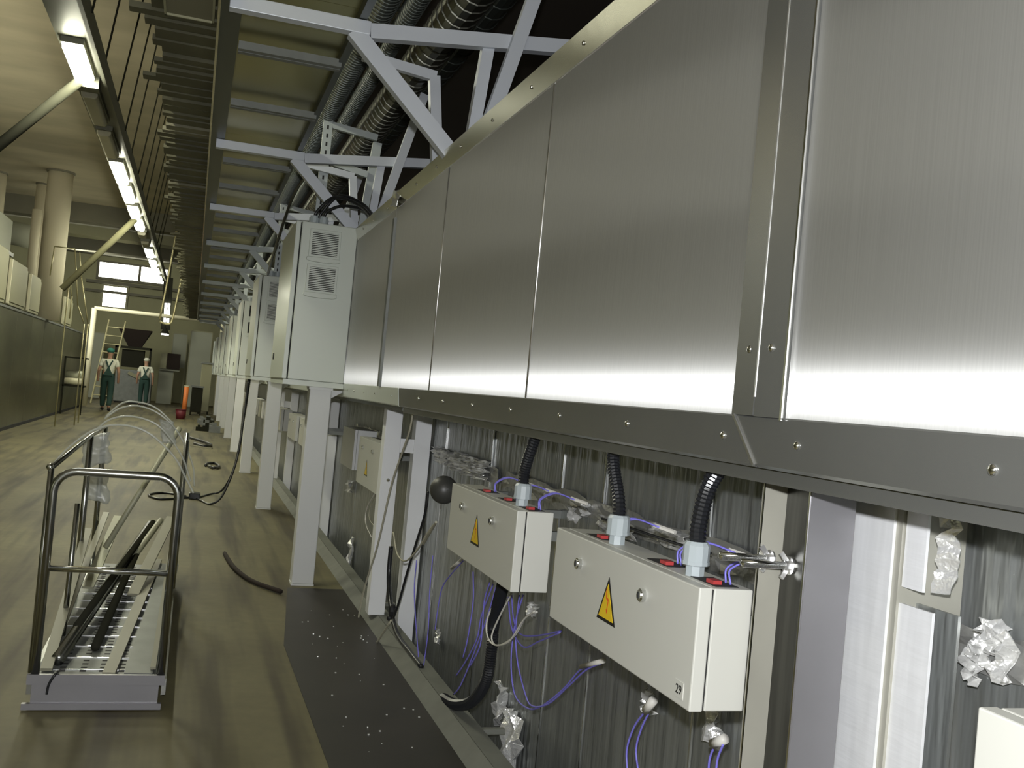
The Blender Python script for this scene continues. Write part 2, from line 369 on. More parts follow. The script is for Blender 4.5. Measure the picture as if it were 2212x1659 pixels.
# square posts carrying the cabinets
for k in range(8):
    y = 7.12+4.1*k
    t = thing('cabinet_post', (.85, y, 0), ORD[k]+' pale grey square post standing under the row of cabinets', 'post', 'pale square posts under the cabinets')
    obj('shaft', MB().box(.775, .925, y, y+.15, .012, 1.36), 'post', t, bev=.006)
    obj('head_plate', MB().box(.768, .932, y-.007, y+.157, 1.355, 1.374), 'post', t)
    obj('base_plate', MB().box(.772, .928, y-.003, y+.153, 0, .012), 'post', t)
    if k < 3: obj('side_gusset', MB().prism([(.925, 1.36), (1.02, 1.36), (.925, 1.30)], 'y', y+.05, y+.07), 'post', t)
# black cables looping from the first cabinet's glands to the hood
for k, (x, yy, top) in enumerate(((.70, 7.20, .15), (.765, 7.20, .10), (.735, 7.23, .17))):
    p = smooth([(x, yy, 2.545), (x+.02, yy-.01, 2.60), (x+.12, yy-.08, 2.545+top), (x+.27, yy-.3, 2.53+top*.6), (1.04, yy-.6, 2.47)])
    tag(obj('cabinet_cable', MB().tube(p, .011, 8), 'black', sm=True), ['outermost', 'middle', 'innermost'][k]+' black cable arching off the top of the nearest cabinet', 'cable', 'black cables over the nearest cabinet')
p = smooth([(.66, 11.3, 2.50), (.62, 9.8, 2.62), (.66, 8.8, 2.95), (.72, 8.1, 3.05)])
tag(obj('cabinet_cable', MB().tube(p, .013, 8), 'black', sm=True), 'long black cable rising from the second cabinet to the overhead tray', 'cable')

# ================================================================== INSULATED WALL BELOW THE HOOD
XW = 1.42
iw = thing('insulated_wall', (XW, 0, -.2), 'foil clad insulated wall recessed under the hood behind the boxes', 'wall cladding')
ys = [-1.2, .2, 1.0, 1.78, 2.45, 3.19, 3.60, 4.55, 5.45, 6.3, 7.2, 8.4, 9.8, 11.2, 12.6, 14, 16, 18, 20, 22.5, 25, 28, 32, 36]
ys = [v*1.044 for v in ys]
for i in range(len(ys)-1):
    a, b = ys[i]+.004, ys[i+1]-.004
    obj('foil_panel', MB().box(XW+random.uniform(-.003, .004), XW+.03, a, b, -.35, 1.04), 'foil', iw)
    obj('foil_panel', MB().box(XW+random.uniform(-.002, .006), XW+.03, a, b, 1.04, 1.325), 'foil', iw)
    if 2 < ys[i] < 8.2: obj('seam_strip', MB().box(XW-.006, XW, ys[i]-.004, ys[i]+.004, -.35, 1.32), 'screw', iw)
obj('backing_board', MB().box(XW+.03, 2.2, -1.2, 36, -.38, 1.325), 'dark_steel', iw)
# horizontal foil tape with puckers
def tape(y0, y1, z0, z1, seed):
    n = max(3, int(abs(y1-y0)/.07))
    solid(obj('foil_tape', grid_sheet((XW-.010, y0, z0), (0, y1-y0, z1-z0), (0, 0, .075), n, 3, .006, seed), 'tape', iw), .002)
tape(-.9, 1.60, .975, .995, 1); tape(1.80, 3.1, .985, 1.0, 2); tape(3.2, 4.5, 1.0, 1.0, 3); tape(4.6, 5.9, 1.0, 1.02, 5); tape(6.3, 9.0, 1.0, 1.0, 6)
def crumple(px, py, s, n=6, amp=.02, seed=0, h=None, m='foil_bright'):
    p = ax(px, py, XW-.03); h = h or s
    solid(obj('foil_crumple', grid_sheet(p-Vector((0, s/2, h/2)), (0, s, 0), (0, 0, h), n, n, amp, seed), m, iw), .002)
for q in [(2140, 1375, .05, 5, .02, 1, .06), (2165, 1420, .045, 5, .02, 2, .09), (2095, 1440, .05, 5, .018, 3, .06), (2120, 1405, .05, 5, .016, 14, .05), (1240, 1112, .07, 4, .02, 4, .05), (1262, 1100, .05, 4, .02, 24, .05),
          (1010, 1005, .70, 16, .03, 5, .10), (950, 985, .30, 8, .03, 6, .08), (1440, 1160, .26, 7, .016, 7, .05), (1330, 1140, .3, 6, .012, 17, .05), (1400, 1515, .07, 6, .02, 8, .07), (1553, 1598, .05, 5, .02, 9, .05),
          (1100, 1620, .20, 6, .03, 10, .30), (1080, 1520, .09, 5, .03, 11, .18), (1150, 1318, .10, 5, .02, 12, .05), (945, 1375, .08, 4, .02, 13, .07), (1000, 1170, .3, 7, .02, 15, .08), (1535, 1560, .06, 4, .02, 16, .10),
          (757, 1190, .12, 4, .03, 18, .22), (755, 1050, .2, 5, .03, 19, .1), (660, 990, .4, 6, .04, 20, .12)]:
    crumple(q[0], q[1], q[2], q[3], q[4], q[5], q[6])

# alu edge profile and right hand posts
ed = thing('edge_profile', (1.25, 1.6, 0), 'pale raw aluminium edge plate with a notch, between the grey channel and foil', 'profile')
obj('plate', MB().box(1.250, 1.256, 1.575, 1.690, -.2, 1.275), 'alu', ed)
obj('tab', MB().box(1.250, 1.256, 1.690, 1.735, 1.0, 1.085), 'alu', ed)
obj('return_strip', MB().box(1.262, 1.268, 1.50, 1.555, 1.13, 1.275), 'alu', ed)
obj('lower_return', MB().box(1.262, 1.268, 1.47, 1.56, -.2, 1.10), 'alu', ed)
solid(obj('foil_fold', grid_sheet((1.285, 1.50, 1.13), (0.02, -.03, 0), (0, 0, .145), 2, 12, .004, 3), 'foil_bright', ed))
obj('web', MB().box(1.256, 1.40, 1.558, 1.575, -.2, 1.275), 'chan_olive', ed)
obj('back_foil', MB().box(1.30, 1.306, 1.45, 1.558, -.2, 1.10), 'foil', ed)
ch = thing('channel_post', (1.14, 1.70, -.2), 'upright steel channel with olive inner flange and two threaded rods, under the hood divider', 'post')
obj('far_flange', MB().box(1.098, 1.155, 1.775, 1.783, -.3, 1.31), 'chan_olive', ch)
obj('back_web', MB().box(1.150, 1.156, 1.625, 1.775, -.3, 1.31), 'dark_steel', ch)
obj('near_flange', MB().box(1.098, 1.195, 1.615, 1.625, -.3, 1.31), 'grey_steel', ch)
obj('edge_bead', MB().tube([(1.098, 1.776, -.3), (1.098, 1.776, 1.305)], .002, 6), 'chrome', ch)
obj('edge_bead', MB().tube([(1.098, 1.620, -.3), (1.098, 1.620, 1.305)], .003, 6), 'screw', ch)
for (px0, py, pz, dx) in ((1.150, 1.742, 1.129, .110), (1.120, 1.766, 1.137, .115)):
    rod = obj('threaded_rod', MB().tube([(px0, py, pz), (px0-dx, py, pz+.003)], .0068, 10), 'chrome', ch, sm=True)
    th = MB()
    for k in range(40):
        x = px0-.018-k*(dx-.02)/40; th.tube([(x, py, pz), (x-.0012, py, pz)], .0076, 8)
    thr = obj('thread', th, 'seam', rod); thr['kind'] = 'stuff'
    obj('washer', MB().tube([(px0, py, pz), (px0-.004, py, pz)], .018, 16), 'seam', rod)
    nutm = MB().tube([(px0-.004, py, pz), (px0-.016, py, pz)], .011, 6)
    for sg in (-1, 1): nutm.bar((px0-.010, py, pz+sg*.008), (px0-.022, py+sg*.004, pz+sg*.024), .005, .010)
    obj('wing_nut', nutm, 'seam', rod)

# ================================================================== WIRING BOXES
BX = 'pale wiring boxes below the hood'
def tri(cx, cz, w, h, x, t, m, par, name):
    return obj(name, MB().prism([(cx-w/2, cz-h/2), (cx+w/2, cz-h/2), (cx, cz+h/2)], 'x', x-t, x), m, par)
def wiring_box(y0, label, z0=.818, z1=1.064, gl=(), number=None, sign=True, wires=(), L=.83):
    t = thing('wiring_box', (1.06, y0+L/2, z0), label, 'junction box', BX); y1 = y0+L
    obj('body', MB().box(1.032, 1.120, y0, y1, z0, z1), 'box', t, bev=.003)
    lid = obj('lid', MB().box(.998, 1.028, y0-.001, y1+.001, z0-.001, z1+.001), 'box', t, bev=.003)
    obj('gasket', MB().box(1.028, 1.032, y0+.003, y1-.003, z0+.003, z1-.003), 'slot', t)
    for f in (.30, .77):
        y = y0+L*f; lk = obj('lock', MB().tube([(.998, y, z1-.066), (.988, y, z1-.066)], .0145, 14).tube([(.990, y, z1-.066), (.984, y, z1-.066)], .010, 12), 'chrome', lid, sm=False)
        obj('keyhole', MB().box(.9825, .984, y-.003, y+.003, z1-.073, z1-.059), 'slot', lk) if y0 < 4 else None
    if sign:
        yc = y0+L*.535; zc = z0+.128
        s = tri(yc, zc, .112, .108, .9978, .0010, 'sign_black', t, 'warning_sign'); s['label'] = 'yellow warning triangle with a red lightning bolt'
        tri(yc, zc-.004, .088, .084, .9968, .0008, 'yellow', s, 'sign_face')
        bolt = [(yc+.004, zc+.026), (yc+.008, zc+.026), (yc+.006, zc+.002), (yc-.006, zc-.002), (yc-.002, zc-.024), (yc+.002, zc-.022), (yc-.003, zc-.034), (yc-.009, zc-.024), (yc-.006, zc-.024), (yc-.011, zc+.003), (yc+.001, zc+.006)]
        obj('lightning_bolt', MB().prism(bolt, 'x', .9958, .9962), 'sign_red', s)
    if number:
        cu = bpy.data.curves.new('box_number', 'FONT'); cu.body = number; cu.size = .027; cu.extrude = .0003; cu.align_x = 'CENTER'
        pl = obj('number_label', MB().box(.9965, .998, y0+.028, y0+.066, z0+.014, z0+.048), 'box', t)
        tmp = bpy.data.objects.new('number', cu); C.objects.link(tmp)
        me = bpy.data.meshes.new_from_object(tmp.evaluated_get(bpy.context.evaluated_depsgraph_get())); bpy.data.objects.remove(tmp)
        me.materials.clear(); me.materials.append(M['sign_black']); n = bpy.data.objects.new('number', me); C.objects.link(n); n.parent = pl
        n.location = (.9962, y0+.047, z0+.022); n.rotation_euler = (math.pi/2, 0, -math.pi/2)
    for y in gl:
        g = obj('cable_gland', MB().tube([(1.062, y, z1), (1.062, y, z1+.026)], .021, 8), 'gland', t)
        obj('flange', MB().tube([(1.062, y, z1+.024), (1.062, y, z1+.032)], .030, 12), 'gland', g)
        obj('cap_nut', MB().tube([(1.062, y, z1+.032), (1.062, y, z1+.066), (1.062, y, z1+.074)], [.029, .029, .023], 12), 'gland', g)
    for y in wires:
        sl = obj('top_opening', MB().box(1.045, 1.098, y-.02, y+.09, z1, z1+.0012), 'slot', t)
        obj('clamp', MB().box(1.05, 1.07, y+.0, y+.03, z1+.0012, z1+.009), 'red', sl)
        for k in range(2):
            p = smooth([(1.09, y+.02*k, z1+.002), (1.088+.004*k, y+.0+.02*k, z1+.035), (1.12, y-.05+.02*k, z1+.062), (1.16, y-.11+.02*k, z1+.052)])
            wr = obj('wire', MB().tube(p, .0024, 6), 'blue', t, sm=True); wr['label'] = 'thin blue wire'
        obj('white_sleeve', MB().tube([(1.155, y-.09, z1+.054), (1.185, y-.15, z1+.046)], .006, 6), 'white', t)
    # brackets to the insulated wall
    obj('bracket', MB().box(1.120, XW-.002-(.15 if 6 < y0 < 6.5 else 0), y0+.08, y0+.11, z1-.10, z1-.07), 'galv', t); obj('bracket', MB().box(1.120, XW-.002-(.15 if 6 < y0 < 6.5 else 0), y1-.11, y1-.08, z1-.10, z1-.07), 'galv', t)
    return t
wiring_box(1.820, 'large pale grey wiring box marked 29 with a warning triangle, beside the channel post', gl=(1.965, 2.385), number='29', wires=(1.86, 2.08, 2.46))
wiring_box(3.015, 'pale grey wiring box with a warning triangle, left of the box marked 29', gl=(3.17,), wires=(3.06, 3.30, 3.56), z0=.810, z1=1.062)
wiring_box(.235, 'pale wiring box cut off at the lower right corner of the picture', sign=False, gl=(.5,))
_b = wiring_box(6.28, 'pale wiring box with two shiny locks seen between the white posts', gl=(), z0=.745, z1=1.06, sign=True); _b.location.x += .15
_b = None
for k, y in enumerate((8.9, 10.1, 11.9, 13.1, 15.2, 16.6, 19.0, 20.4, 23)):
    wiring_box(y, ORD[k]+' wiring box beyond the pale square post of the nearest cabinet', sign=False)
t = thing('blank_box', (1.1, 7.6, .80), 'plain grey box behind the wiring box between the white posts', 'junction box')
obj('body', MB().box(1.17, 1.31, 7.35, 7.95, .80, 1.09), 'post', t, bev=.004); obj('lid', MB().box(1.15, 1.168, 7.35, 7.95, .80, 1.09), 'post', t)
obj('bracket', MB().box(1.31, XW-.002, 7.6, 7.64, .95, .99), 'galv', t)

# corrugated conduits
def conduit(pts, r, label, ring=.0095, n=10):
    p = smooth(pts, 40); L = 0; out = [p[0]]; acc = 0
    dense = []
    for i in range(len(p)-1):
        d = (p[i+1]-p[i]).length; L += d
    steps = int(L/(ring/2)); tot = [0]
    for i in range(len(p)-1): tot.append(tot[-1]+(p[i+1]-p[i]).length)
    j = 0
    for s in range(steps+1):
        q = L*s/steps
        while j < len(p)-2 and tot[j+1] < q: j += 1
        f = (q-tot[j])/max(1e-9, tot[j+1]-tot[j]); dense.append(p[j].lerp(p[j+1], f))
    rr = [r if i % 2 else r*.86 for i in range(len(dense))]
    return tag(obj('corrugated_conduit', MB().tube(dense, rr, n), 'black', sm=False), label, 'conduit', 'black corrugated conduits')
conduit([(1.062, 1.965, 1.13), (1.060, 1.962, 1.18), (1.064, 1.94, 1.26), (1.075, 1.89, 1.33)], .0195, 'black corrugated conduit entering the right gland of box 29')
conduit([(1.062, 2.385, 1.13), (1.062, 2.40, 1.18), (1.066, 2.46, 1.26), (1.075, 2.49, 1.33)], .0175, 'black corrugated conduit entering the left gland of box 29')
conduit([(1.062, 3.17, 1.12), (1.062, 3.17, 1.18), (1.066, 3.13, 1.26), (1.075, 3.10, 1.33)], .0195, 'black corrugated conduit entering the box left of box 29')
conduit([(1.10, 3.38, .81), ax(1068, 1340, 1.2), ax(1062, 1400, 1.2), ax(1050, 1470, 1.2), ax(1020, 1515, 1.2), ax(985, 1522, 1.2), ax(958, 1508, 1.21)], .024, 'black corrugated conduit looping down under the box to the base rail')

# hanging wires
def wire(px, x, r, m, label, group=None, dx=0, nm='wire', cat='wire'):
    pts = smooth([ax(a, b, x+dx*i/len(px)) for i, (a, b) in enumerate(px)], 8)
    return tag(obj(nm, MB().tube(pts, r, 6), m, sm=True), label, cat, group)
def sleeve(px, x, r, m, label, g='white end sleeves on blue wires'):
    return tag(obj('end_sleeve', MB().tube([ax(a, b, x) for a, b in px], r, 8), m, sm=True), label, 'sleeve', g)
G = 'thin blue wires hanging under the boxes'
bw = [([(1130, 1285), (1112, 1350), (1104, 1430), (1112, 1500), (1140, 1530), (1170, 1525), (1215, 1490), (1250, 1450), (1272, 1440)], 'outer blue wire looping from the middle box to the white sleeve below box 29'),
      ([(1122, 1285), (1114, 1360), (1118, 1430), (1135, 1500), (1150, 1525), (1185, 1520), (1230, 1480), (1265, 1448), (1300, 1432)], 'inner blue wire looping from the middle box to the white sleeve below box 29'),
      ([(1105, 1285), (1110, 1340), (1125, 1370), (1160, 1373), (1212, 1363)], 'blue wire running right to the lower left corner of box 29, upper one'),
      ([(1098, 1290), (1105, 1355), (1130, 1397), (1165, 1385), (1210, 1366)], 'blue wire running right to the lower left corner of box 29, lower one'),
      ([(1065, 1262), (1040, 1330), (1030, 1380), (1005, 1430), (985, 1460)], 'leftmost blue wire of the bundle under the middle box'),
      ([(1072, 1266), (1050, 1340), (1020, 1420), (995, 1480), (980, 1500)], 'second blue wire of the bundle under the middle box'),
      ([(1058, 1258), (1046, 1300), (1038, 1390), (1015, 1440)], 'third blue wire of the bundle under the middle box'),
      ([(1022, 1235), (1022, 1300), (1010, 1380), (1000, 1420)], 'single blue wire hanging left of the bundle under the middle box'),
      ([(1395, 1535), (1370, 1570), (1354, 1620), (1356, 1675)], 'left of two blue wires below box 29 at the bottom edge'),
      ([(1403, 1537), (1385, 1575), (1374, 1620), (1380, 1675)], 'right of two blue wires below box 29 at the bottom edge'),
      ([(1545, 1608), (1533, 1640), (1530, 1680)], 'left blue wire beside the channel post at the bottom edge'),
      ([(1562, 1608), (1550, 1640), (1546, 1680)], 'right blue wire beside the channel post at the bottom edge'),
      ([(1000, 1212), (975, 1240), (955, 1270), (945, 1320), (940, 1360)], 'blue wire left of the middle box bending down from a white sleeve'),
      ([(900, 1210), (895, 1270), (898, 1340), (905, 1430)], 'blue wire on the wall just right of the second white post'),
      ([(935, 1200), (928, 1280), (925, 1360), (915, 1440)], 'blue wire hanging left of the white sleeve by the middle box')]
for i, (p, l) in enumerate(bw): wire(p, 1.24-.008*(i % 4), .0030, 'blue', l, G)
wire([(1085, 1275), (1055, 1330), (1052, 1370), (1068, 1393), (1100, 1385), (1130, 1340), (1155, 1320)], 1.16, .0034, 'white', 'outer white wire loop below the middle box', 'white wire loops')
wire([(1105, 1282), (1080, 1330), (1062, 1375), (1075, 1395), (1110, 1375), (1135, 1335), (1160, 1322)], 1.17, .0034, 'white', 'inner white wire loop below the middle box', 'white wire loops')
sleeve([(1255, 1440), (1305, 1427)], 1.23, .0075, 'white', 'white sleeve on the blue wires below box 29')
sleeve([(1395, 1535), (1412, 1512)], 1.22, .012, 'white', 'white sleeve under the right part of box 29')
sleeve([(1540, 1607), (1566, 1596)], 1.22, .012, 'white', 'white sleeve beside the channel post near the bottom')
sleeve([(975, 1228), (998, 1208)], 1.24, .007, 'white', 'white sleeve at the left of the middle box')
wire([(893, 885), (885, 930), (868, 980), (845, 1050), (815, 1180), (785, 1280), (768, 1380), (764, 1440), (775, 1450), (800, 1410), (845, 1340)], 1.08, .0055, 'beige_wire', 'long beige cable looping down in front of the white posts', None, .03, 'beige_cable', 'cable')
wire([(850, 1150), (858, 1195), (875, 1212), (900, 1190), (925, 1150), (942, 1128)], 1.12, .0050, 'beige_wire', 'short beige cable hooked between the white posts', None, 0, 'beige_cable', 'cable')
wire([(925, 1062), (918, 1110), (900, 1170), (880, 1235), (862, 1300), (850, 1335)], 1.13, .0065, 'black', 'thin black cable hanging from the dark ball to the base rail', None, 0, 'black_cable', 'cable')
tag(obj('cable_tie_bundle', MB().sphere(ax(848, 1320, 1.16), .022, 8, 6, (1, 1, 1.8)).sphere(ax(842, 1335, 1.15), .018, 8, 6), 'black'), 'dark knotted cable bundle at the foot of the white posts', 'cable bundle')
wire([(845, 1180), (840, 1250), (846, 1320), (858, 1370), (885, 1408), (910, 1440)], 1.20, .014, 'black', 'thick black cable behind the foot of the white posts', None, 0, 'black_cable', 'cable')
p1 = ax(915, 1175, 1.15); p2 = ax(942, 1128, 1.10)
tag(obj('rod_stub', MB().tube([p1, p2], .006, 8), 'beige_wire'), 'thin pale rod stub slanting beside the second white post', 'rod')
b = thing('float_ball', (1.12, 4.46, .975), 'dark grey rubber ball mounted left of the middle wiring box', 'ball')
obj('ball', MB().sphere((1.12, 4.46, .975), .064, 24, 16), 'ball', b, sm=True); obj('stem', MB().tube([(1.17, 4.46, .975), (XW, 4.46, .975)], .012, 8), 'galv', b)
wire([(808, 1068), (792, 1100), (790, 1130), (802, 1160)], 1.2, .0035, 'white', 'pale wire curl below the box between the white posts', 'pale wire curls', 0)
wire([(812, 1066), (800, 1095), (798, 1120), (815, 1145)], 1.2, .0030, 'beige_wire', 'second pale wire curl below the box between the white posts', 'pale wire curls', 0)
wire([(1535, 1195), (1480, 1180), (1300, 1120)], 1.30, .004, 'black', 'black cord on the foil wall behind box 29', None, 0, 'black_cable', 'cable')

# ================================================================== WHITE H FRAME, BASE RAIL, MAT
for k, y in enumerate((6.05, 10.15, 14.25)):
    hf = thing('post_frame', (1.2, y, .05), ['white H shaped pair of posts standing on the base rail', 'second pair of posts further along the base rail', 'third pair of posts far along the base rail'][k], 'frame', 'paired posts on the base rail')
    obj('post', MB().box(1.125, 1.225, y, y+.10, .05, 1.32), 'white_post', hf, bev=.003)
    obj('post', MB().box(1.31, 1.41, y, y+.10, -.3, 1.32), 'white_post', hf, bev=.003) if k else obj('post', MB().box(1.31, 1.41, y, y+.10, -.3, 1.32), 'white_post', hf, bev=.003)
    obj('crossbar', MB().box(1.225, 1.32, y+.01, y+.09, 1.03, 1.115), 'white_post', hf)
    obj('bolt', MB().sphere((1.17, y-.001, .86), .012, 8, 6), 'screw', hf)
br = thing('base_rail', (1.2, 0, 0), 'long galvanised base rail running along the foot of the foil wall', 'rail')
obj('slanted_flange', MB().prism([(1.122, .0), (1.186, .05), (1.186, .044), (1.130, -.004)], 'y', -1, 30), 'rail_galv', br)
obj('top_plate', MB().box(1.188, 1.262, -1, 30, .040, .052), 'rail_galv', br)
obj('inner_lip', MB().box(1.256, 1.262, -1, 30, -.3, .040), 'rail_galv', br)
for y in (4.0, 6.4): obj('tab', MB().box(1.262, 1.36, y, y+.03, .03, .05), 'rail_galv', br)
mt = obj('black_floor_strip', MB().add([(.655, -1, 0), (1.12, -1, 0), (1.12, 7.02, 0), (.74, 7.02, 0), (.59, 5.5, 0), (.655, -1, .004), (1.12, -1, .004), (1.12, 7.02, .004), (.74, 7.02, .004), (.59, 5.5, .004)], [(0, 4, 3, 2, 1), (5, 6, 7, 8, 9), (0, 1, 6, 5), (1, 2, 7, 6), (2, 3, 8, 7), (3, 4, 9, 8), (4, 0, 5, 9)]), 'rubber')
tag(mt, 'black strip covering the floor in front of the base rail', 'floor cover')
sp = MB(); 
for k in range(60):
    x = random.uniform(.72, 1.08); y = random.uniform(2.6, 6.4); s = random.uniform(.0015, .004); sp.box(x-s, x+s, y-s, y+s, .004, .004+s)
tag(obj('metal_swarf', sp, 'foil_bright'), 'tiny bright metal scraps scattered on the black floor strip', 'scraps', kind='stuff')

# ================================================================== OVERHEAD: TRAY, FRAMES, DUCTS, WALKWAY
tr = thing('cable_tray', (.28, 3, 2.98), 'long olive sheet metal tray hung overhead beside the hood', 'tray')
YB = [1.65, 4.5, 7.3, 10.1, 12.9, 15.7, 18.5, 21.3, 24.1, 26.9, 29.7, 32.5]
for i in range(len(YB)-1):
    obj('tray_pan', MB().box(.05, .56, YB[i]+.003, YB[i+1]-.003, 3.06, 3.072), 'pan', tr)
obj('side_rail', MB().box(-.045, -.035, 1.65, 33, 2.955, 3.07), 'rolled', tr)
obj('side_rail', MB().box(-.035, .055, 1.65, 33, 3.007, 3.07), 'tray', tr)
obj('side_rail', MB().box(.545, .58, 1.65, 33, 3.007, 3.08), 'tray', tr)
for y0 in YB:
    for dy in (.68, 1.77):
        obj('cross_channel', MB().box(.06, .56, y0+dy-.045, y0+dy-.006, 2.985, 3.02).box(.06, .56, y0+dy+.006, y0+dy+.045, 2.985, 3.02).box(.06, .56, y0+dy-.045, y0+dy+.045, 3.02, 3.024), 'galv', tr)
def sframe(y, k):
    m = 'frame' if k < 3 else 'frame_far'
    f = thing('support_frame', (.6, y, 2.46), ORD[k]+' grey painted overhead support frame with a diagonal brace', 'frame', 'grey support frames above the hood')
    obj('beam', MB().box(.0, .60, y-.03, y+.03, 2.945, 3.005), m, f, bev=.003)
    obj('beam', MB().bar((.60, y, 2.965), (1.75, y, 3.10), .055, .065), m, f)
    obj('diagonal_brace', MB().bar((.53, y, 2.955), (1.03, y, 2.475), .055, .072), m, f)
    obj('short_post', MB().bar((1.10, y+.02, 2.465), (1.15, y+.02, 3.06), .05, .055), m, f)
    obj('tall_post', MB().bar((1.12, y-.05, 2.465), (1.40, y-.05, 3.55), .05, .062), m, f)
    obj('tie_bar', MB().bar((.66, y+.62, 3.06), (1.04, y+.62, 3.02), .04, .05), m, f)
    obj('side_post', MB().bar((1.03, y+.62, 3.02), (1.10, y+.62, 2.465), .05, .055), m, f)
for k, y in enumerate(YB[1:]): sframe(y, k)
def perf(y, k):
    f = thing('perforated_upright', (.8, y, 2.5), ORD[k]+' perforated galvanised upright rising above the cabinet row', 'upright', 'perforated uprights above the cabinets')
    obj('upright', MB().box(.775, .845, y, y+.035, 2.51, 3.50), 'frame_far', f)
    for j in range(14): obj('hole', MB().box(.803, .817, y-.0015, y, 2.58+j*.065, 2.61+j*.065), 'slot', f) if k < 2 else None
    obj('arm', MB().bar((.845, y+.02, 3.40), (1.20, y+.02, 3.36), .04, .05), 'frame_far', f)
    obj('arm', MB().bar((.845, y+.02, 3.12), (1.15, y+.02, 3.06), .04, .05), 'frame_far', f)
    obj('outer_upright', MB().bar((1.14, y+.06, 2.46), (1.21, y+.06, 3.33), .05, .07), 'frame_far', f)
for k in range(6): perf(7.95+4.1*k, k)
def ribbed_duct(x, z, r, y0, y1, step, label, m='duct', dz=0):
    p = []; rr = []; y = y0; i = 0
    while y < y1:
        for dy, q in ((0, 1), (step*.78, 1), (step*.80, 1.06), (step*.94, 1.06), (step*.96, 1)): p.append((x, y+dy, z)); rr.append(r*q)
        y += step
    return tag(obj('round_duct', MB().tube(p, rr, 16), m, sm=False), label, 'duct', 'round metal ducts above the hood')
ribbed_duct(1.30, 3.68, .12, 3.0, 33, .13, 'shiny spiral duct running overhead nearest to the support posts')
ribbed_duct(1.02, 3.62, .055, 2.5, 33, .045, 'slim flexible ribbed duct running overhead beside the shiny duct', 'tray')
ribbed_duct(.80, 3.50, .075, 2.5, 30, .05, 'dark flexible ribbed duct running overhead beside the tray', 'tray')
ribbed_duct(1.62, 3.95, .10, 4, 33, .2, 'upper dull duct behind the overhead posts', 'tray')
lt = thing('cable_ladder', (1.0, 3, 3.9), 'dark steel cable ladder high above the support frames', 'ladder tray')
obj('stringer', MB().box(.66, .68, 3, 33, 3.84, 3.92), 'tray', lt); obj('stringer', MB().box(1.16, 1.18, 3, 33, 3.84, 3.92), 'tray', lt)
for j in range(70): obj('rung', MB().box(.68, 1.16, 3.2+j*.42, 3.24+j*.42, 3.86, 3.89), 'tray', lt)
for j in range(9): obj('hanger', MB().box(.655, .675, 4+j*3.4, 4.03+j*3.4, 3.92, 4.6) if False else MB().box(.93, .95, 4+j*3.4, 4.03+j*3.4, 3.88, 4.62), 'tray', lt)
cb = thing('cable_bundle', (.9, 3, 3.93), 'bundle of black cables lying on the overhead cable ladder', 'cables')
for j in range(5):
    pts = [(.76+j*.08+random.uniform(-.02, .02), 3+i*1.5, 3.905) for i in range(20)]; obj('cable', MB().tube(smooth(pts, 3), .016, 6), 'black', cb, sm=True)
# walkway of cross planks left of the tray
wk = thing('overhead_walkway', (-.2, 3, 3.1), 'dark overhead walkway of short cross planks left of the tray', 'walkway')
obj('deck_sheet', MB().box(-.30, -.05, 2.2, 34, 3.075, 3.085), 'plank', wk)
y = 2.3; j = 0
while y < 33:
    wd = random.uniform(.07, .15); e = -.36+random.uniform(-.03, .05) - (.06 if j % 9 == 0 else 0)
    obj('plank', MB().box(e, -.05, y, y+wd, 3.045+random.uniform(0, .015), 3.075), 'plank_light' if j in (14, 34, 35, 49) else 'plank', wk); y += wd+random.uniform(.02, .06); j += 1
bd = thing('inspection_panel', (-.16, 4.1, 3.04), 'olive framed panel under the walkway at the top edge of the picture', 'panel')
obj('sheet', MB().box(-.27, -.07, 4.0, 4.95, 3.030, 3.042), 'plank_light', bd)
obj('frame', MB().box(-.28, -.27, 4.0, 4.96, 3.020, 3.0445).box(-.07, -.06, 4.0, 4.96, 3.020, 3.0445).box(-.28, -.06, 4.95, 4.96, 3.020, 3.0445), 'panel_beige', bd)

# ================================================================== LAMP RAIL
lr = thing('lamp_rail', (-1.19, 5, 3.99), 'long dark ceiling rail carrying the row of fluorescent lamps', 'rail')
obj('rail_body', MB().box(-1.32, -1.045, 3, 32.5, 4.03, 4.095), 'lamp_rail', lr)
obj('rail_side', MB().box(-1.045, -1.012, 3, 32.5, 3.974, 4.15), 'lamp_rail', lr)
FL = [(6.11, 1.32, 1), (9.04, 1.08, 1), (10.51, 1.23, 0), (12.16, 1.32, 0), (13.97, 1.38, 1), (15.73, 1.26, 1), (17.6, 1.08, 1), (19.03, 1.21, 1), (20.79, 0.55, 0), (22.22, 0.55, 0), (23.65, 1.32, 1), (25.96, 1.32, 1), (27.94, 1.32, 1), (30.14, 1.32, 1)]
for k, (yl, ll, on) in enumerate(FL):
    if k == 0: lb = 'lit fluorescent fitting on the rail just above the top edge of the picture'
    else: lb = ORD[k-1]+(' lamp along the rail in the picture, brightly lit fluorescent fitting' if on else ' lamp along the rail in the picture, unlit grey fluorescent fitting')
    L = thing('fluorescent_lamp', (-1.19, yl+.6, 3.93), lb, 'lamp', 'fluorescent lamps on the rail')
    obj('housing', MB().box(-1.282, -1.106, yl, yl+ll, 3.98, 4.03), 'lamp_rail', L)
    pr = [(-1.270, 3.98), (-1.270, 3.94), (-1.248, 3.914), (-1.140, 3.914), (-1.118, 3.94), (-1.118, 3.98)]
    obj('diffuser', MB().prism(pr, 'y', yl+.03, yl+ll-.03), 'lamp' if on else 'lamp_off', L, bev=.01)
